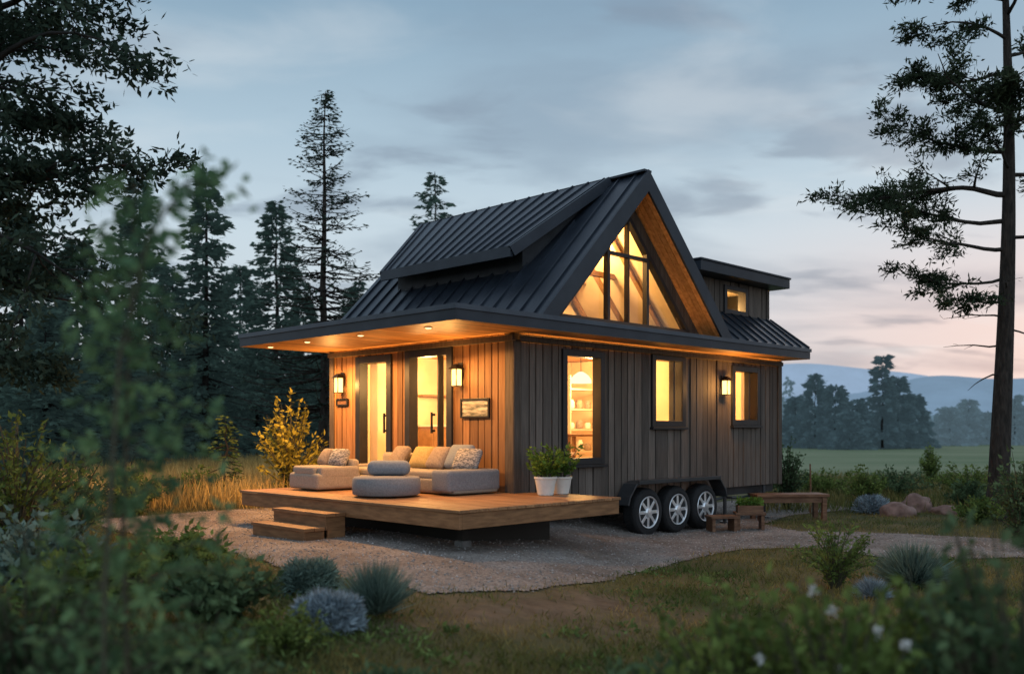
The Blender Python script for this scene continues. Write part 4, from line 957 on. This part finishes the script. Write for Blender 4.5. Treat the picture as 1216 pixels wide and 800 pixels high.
for i, (u, v, sc_, lab) in enumerate([(-.05,-.62,1.0,'white planter with a leafy plant on the deck nearer the house corner'),(.27,-.60,.95,'white planter with a leafy plant on the deck nearer the wheels')]):
    t = thing('planter', lab, 'planter', H(u, v, DZ), R45)
    pr = [(.085,.0),(.10,.01),(.138,.24),(.148,.25),(.148,.28),(.132,.28),(.124,.24)]
    MB().lathe([(r*sc_,h*sc_*.85) for r,h in pr], 36).build('pot', M['ceramic'], t, smooth=False)
    MB().lathe([(.123*sc_,.20),(.0001,.21)], 24).build('soil', M['soil'], t, fix=False)
    rg = random.Random(40+i); tw = MB(); lb = LB()
    for k in range(44):
        az = rg.uniform(0,6.28); sp = .27*math.sqrt(rg.random()); e = Vector((math.cos(az)*sp, math.sin(az)*sp, .22+.44*rg.uniform(.35,1)))
        b0 = Vector((math.cos(az)*.04, math.sin(az)*.04, .2)); tw.tube([b0,b0.lerp(e,.5)+Vector((0,0,.05)),e],[.004,.003,.002],3)
        for j in range(15): lb.add(b0.lerp(e, rg.uniform(.25,1)), Vector((math.cos(az),math.sin(az),.5))+rv(rg)*.6, .075*rg.uniform(.6,1.3), .034*rg.uniform(.7,1.2), rg.uniform(-1,1))
    tw.build('stem', M['stem'], t, fix=False); lb.build('foliage', M['pot'], t)

# ------------------------------------------------------------------ right side bits
x, y = G(936, 617)
t = thing('wooden_bench', 'dark wooden bench standing on gravel past the far end of the house', 'bench', (x, y, float(g(x,y))), math.radians(6))
mb = MB()
for k in range(4): mb.box(-.66,.66,-.24+k*.122,-.24+k*.122+.112,.42,.47,rg.uniform(-.8,.8))
mb.build('seat', M['bench'], t, bevel=.006)
mb = MB(); mb.box(-.6,.6,-.2,-.16,.32,.415); mb.box(-.6,.6,.16,.20,.32,.415); mb.build('apron', M['bench'], t)
for a in (-.58,.58):
    for b in (-.18,.18): MB().box(a-.04,a+.04,b-.04,b+.04,-.03,.418).build('leg', M['bench'], t, bevel=.004)
def stool(label, pxx, pyy, w_, h_, rot):
    x, y = G(pxx, pyy); t = thing('low_stool', label, 'stool', (x, y, float(g(x,y))+.01), rot)
    mb = MB()
    for k in range(3): mb.box(-w_/2,w_/2,-.16+k*.108,-.16+k*.108+.1,h_-.04,h_,rg.uniform(-.8,.8))
    mb.build('seat', M['bench'], t, bevel=.004)
    for a in (-w_/2+.05,w_/2-.05): MB().box(a-.025,a+.025,-.14,.14,-.02,h_-.041).build('leg', M['bench'], t)
    return x, y
stool('low wooden stool nearest the wheels', 857, 631, .46, .25, .15)
sx_, sy_ = stool('low wooden stool carrying the flower box', 890, 629, .48, .28, -.1)
t = thing('flower_box', 'small wooden box of yellow green plants on a low stool', 'planter', (sx_, sy_, float(g(sx_,sy_))+.292), -.1)
mb = MB(); mb.box(-.2,.2,-.12,-.1,0,.11); mb.box(-.2,.2,.1,.12,0,.11); mb.box(-.2,-.18,-.1,.1,0,.11); mb.box(.18,.2,-.1,.1,0,.11); mb.box(-.18,.18,-.1,.1,0,.02); mb.build('box', M['bench'], t)
MB().box(-.178,.178,-.098,.098,.02,.095).build('soil', M['soil'], t)
lb = LB(); rg2 = random.Random(77)
for k in range(520):
    p = Vector((rg2.uniform(-.19,.19), rg2.uniform(-.11,.11), .09+.12*rg2.random())); lb.add(p, rv(rg2)*.6+Vector((0,0,.5)), .06, .026, rg2.uniform(-1,1))
lb.build('foliage', M['pot'], t)
x, y = G(968, 614); t = thing('wooden_stake', 'thin upright stake behind the wooden bench', 'stake', (x+.2, y+.9, float(g(x,y))))
MB().tube([(0,0,-.05),(.01,0,.5),(0,0,.95)],[.02,.018,.014],6).build('pole', M['bench'], t)
def rock(label, x, y, s, seed):
    rg = random.Random(seed); bm = bmesh.new(); bmesh.ops.create_icosphere(bm, subdivisions=4, radius=1)
    ph = [rg.uniform(0,6) for _ in range(9)]
    for v in bm.verts:
        c = v.co; k = 1+.16*math.sin(c.x*2.6+ph[0])*math.sin(c.y*2.9+ph[1])+.10*math.sin(c.z*5+ph[2])*math.sin(c.x*5.5+ph[3])+.05*math.sin(c.y*11+ph[4])*math.sin(c.z*9+ph[5])
        v.co = Vector((c.x*s[0]*k, c.y*s[1]*k, max(-.3,c.z)*s[2]*k))
    me = bpy.data.meshes.new('rock'); bm.to_mesh(me); bm.free(); me.polygons.foreach_set('use_smooth',[True]*len(me.polygons))
    o = link('rock', me, M['rock']); o.location = (x, y, float(g(x,y))+s[2]*.2); o['label'] = label; o['category'] = 'rock'
x, y = G(1067, 612); rock('reddish boulder beside the silver lavender mound', x, y, (.32,.26,.22), 1)
x, y = G(1096, 608); rock('smaller boulder behind the reddish one', x, y+.2, (.32,.24,.27), 2)
x, y = G(1124, 610); rock('low flat stone right of the two boulders', x, y, (.26,.2,.14), 3)

# ------------------------------------------------------------------ camera
cam = bpy.data.cameras.new('camera'); co = bpy.data.objects.new('camera', cam); COL.objects.link(co)
co.location = (0,0,EYE); co.rotation_euler = (math.pi/2,0,0)
cam.sensor_width = 36; cam.lens = F/1216*36; cam.shift_y = 110/1216; cam.clip_start = .05; cam.clip_end = 8000
cam.dof.use_dof = True; cam.dof.focus_distance = 12.6; cam.dof.aperture_fstop = 1.1
sc.camera = co
sc.view_settings.view_transform = 'Standard'; sc.view_settings.look = 'None'; sc.view_settings.exposure = 0
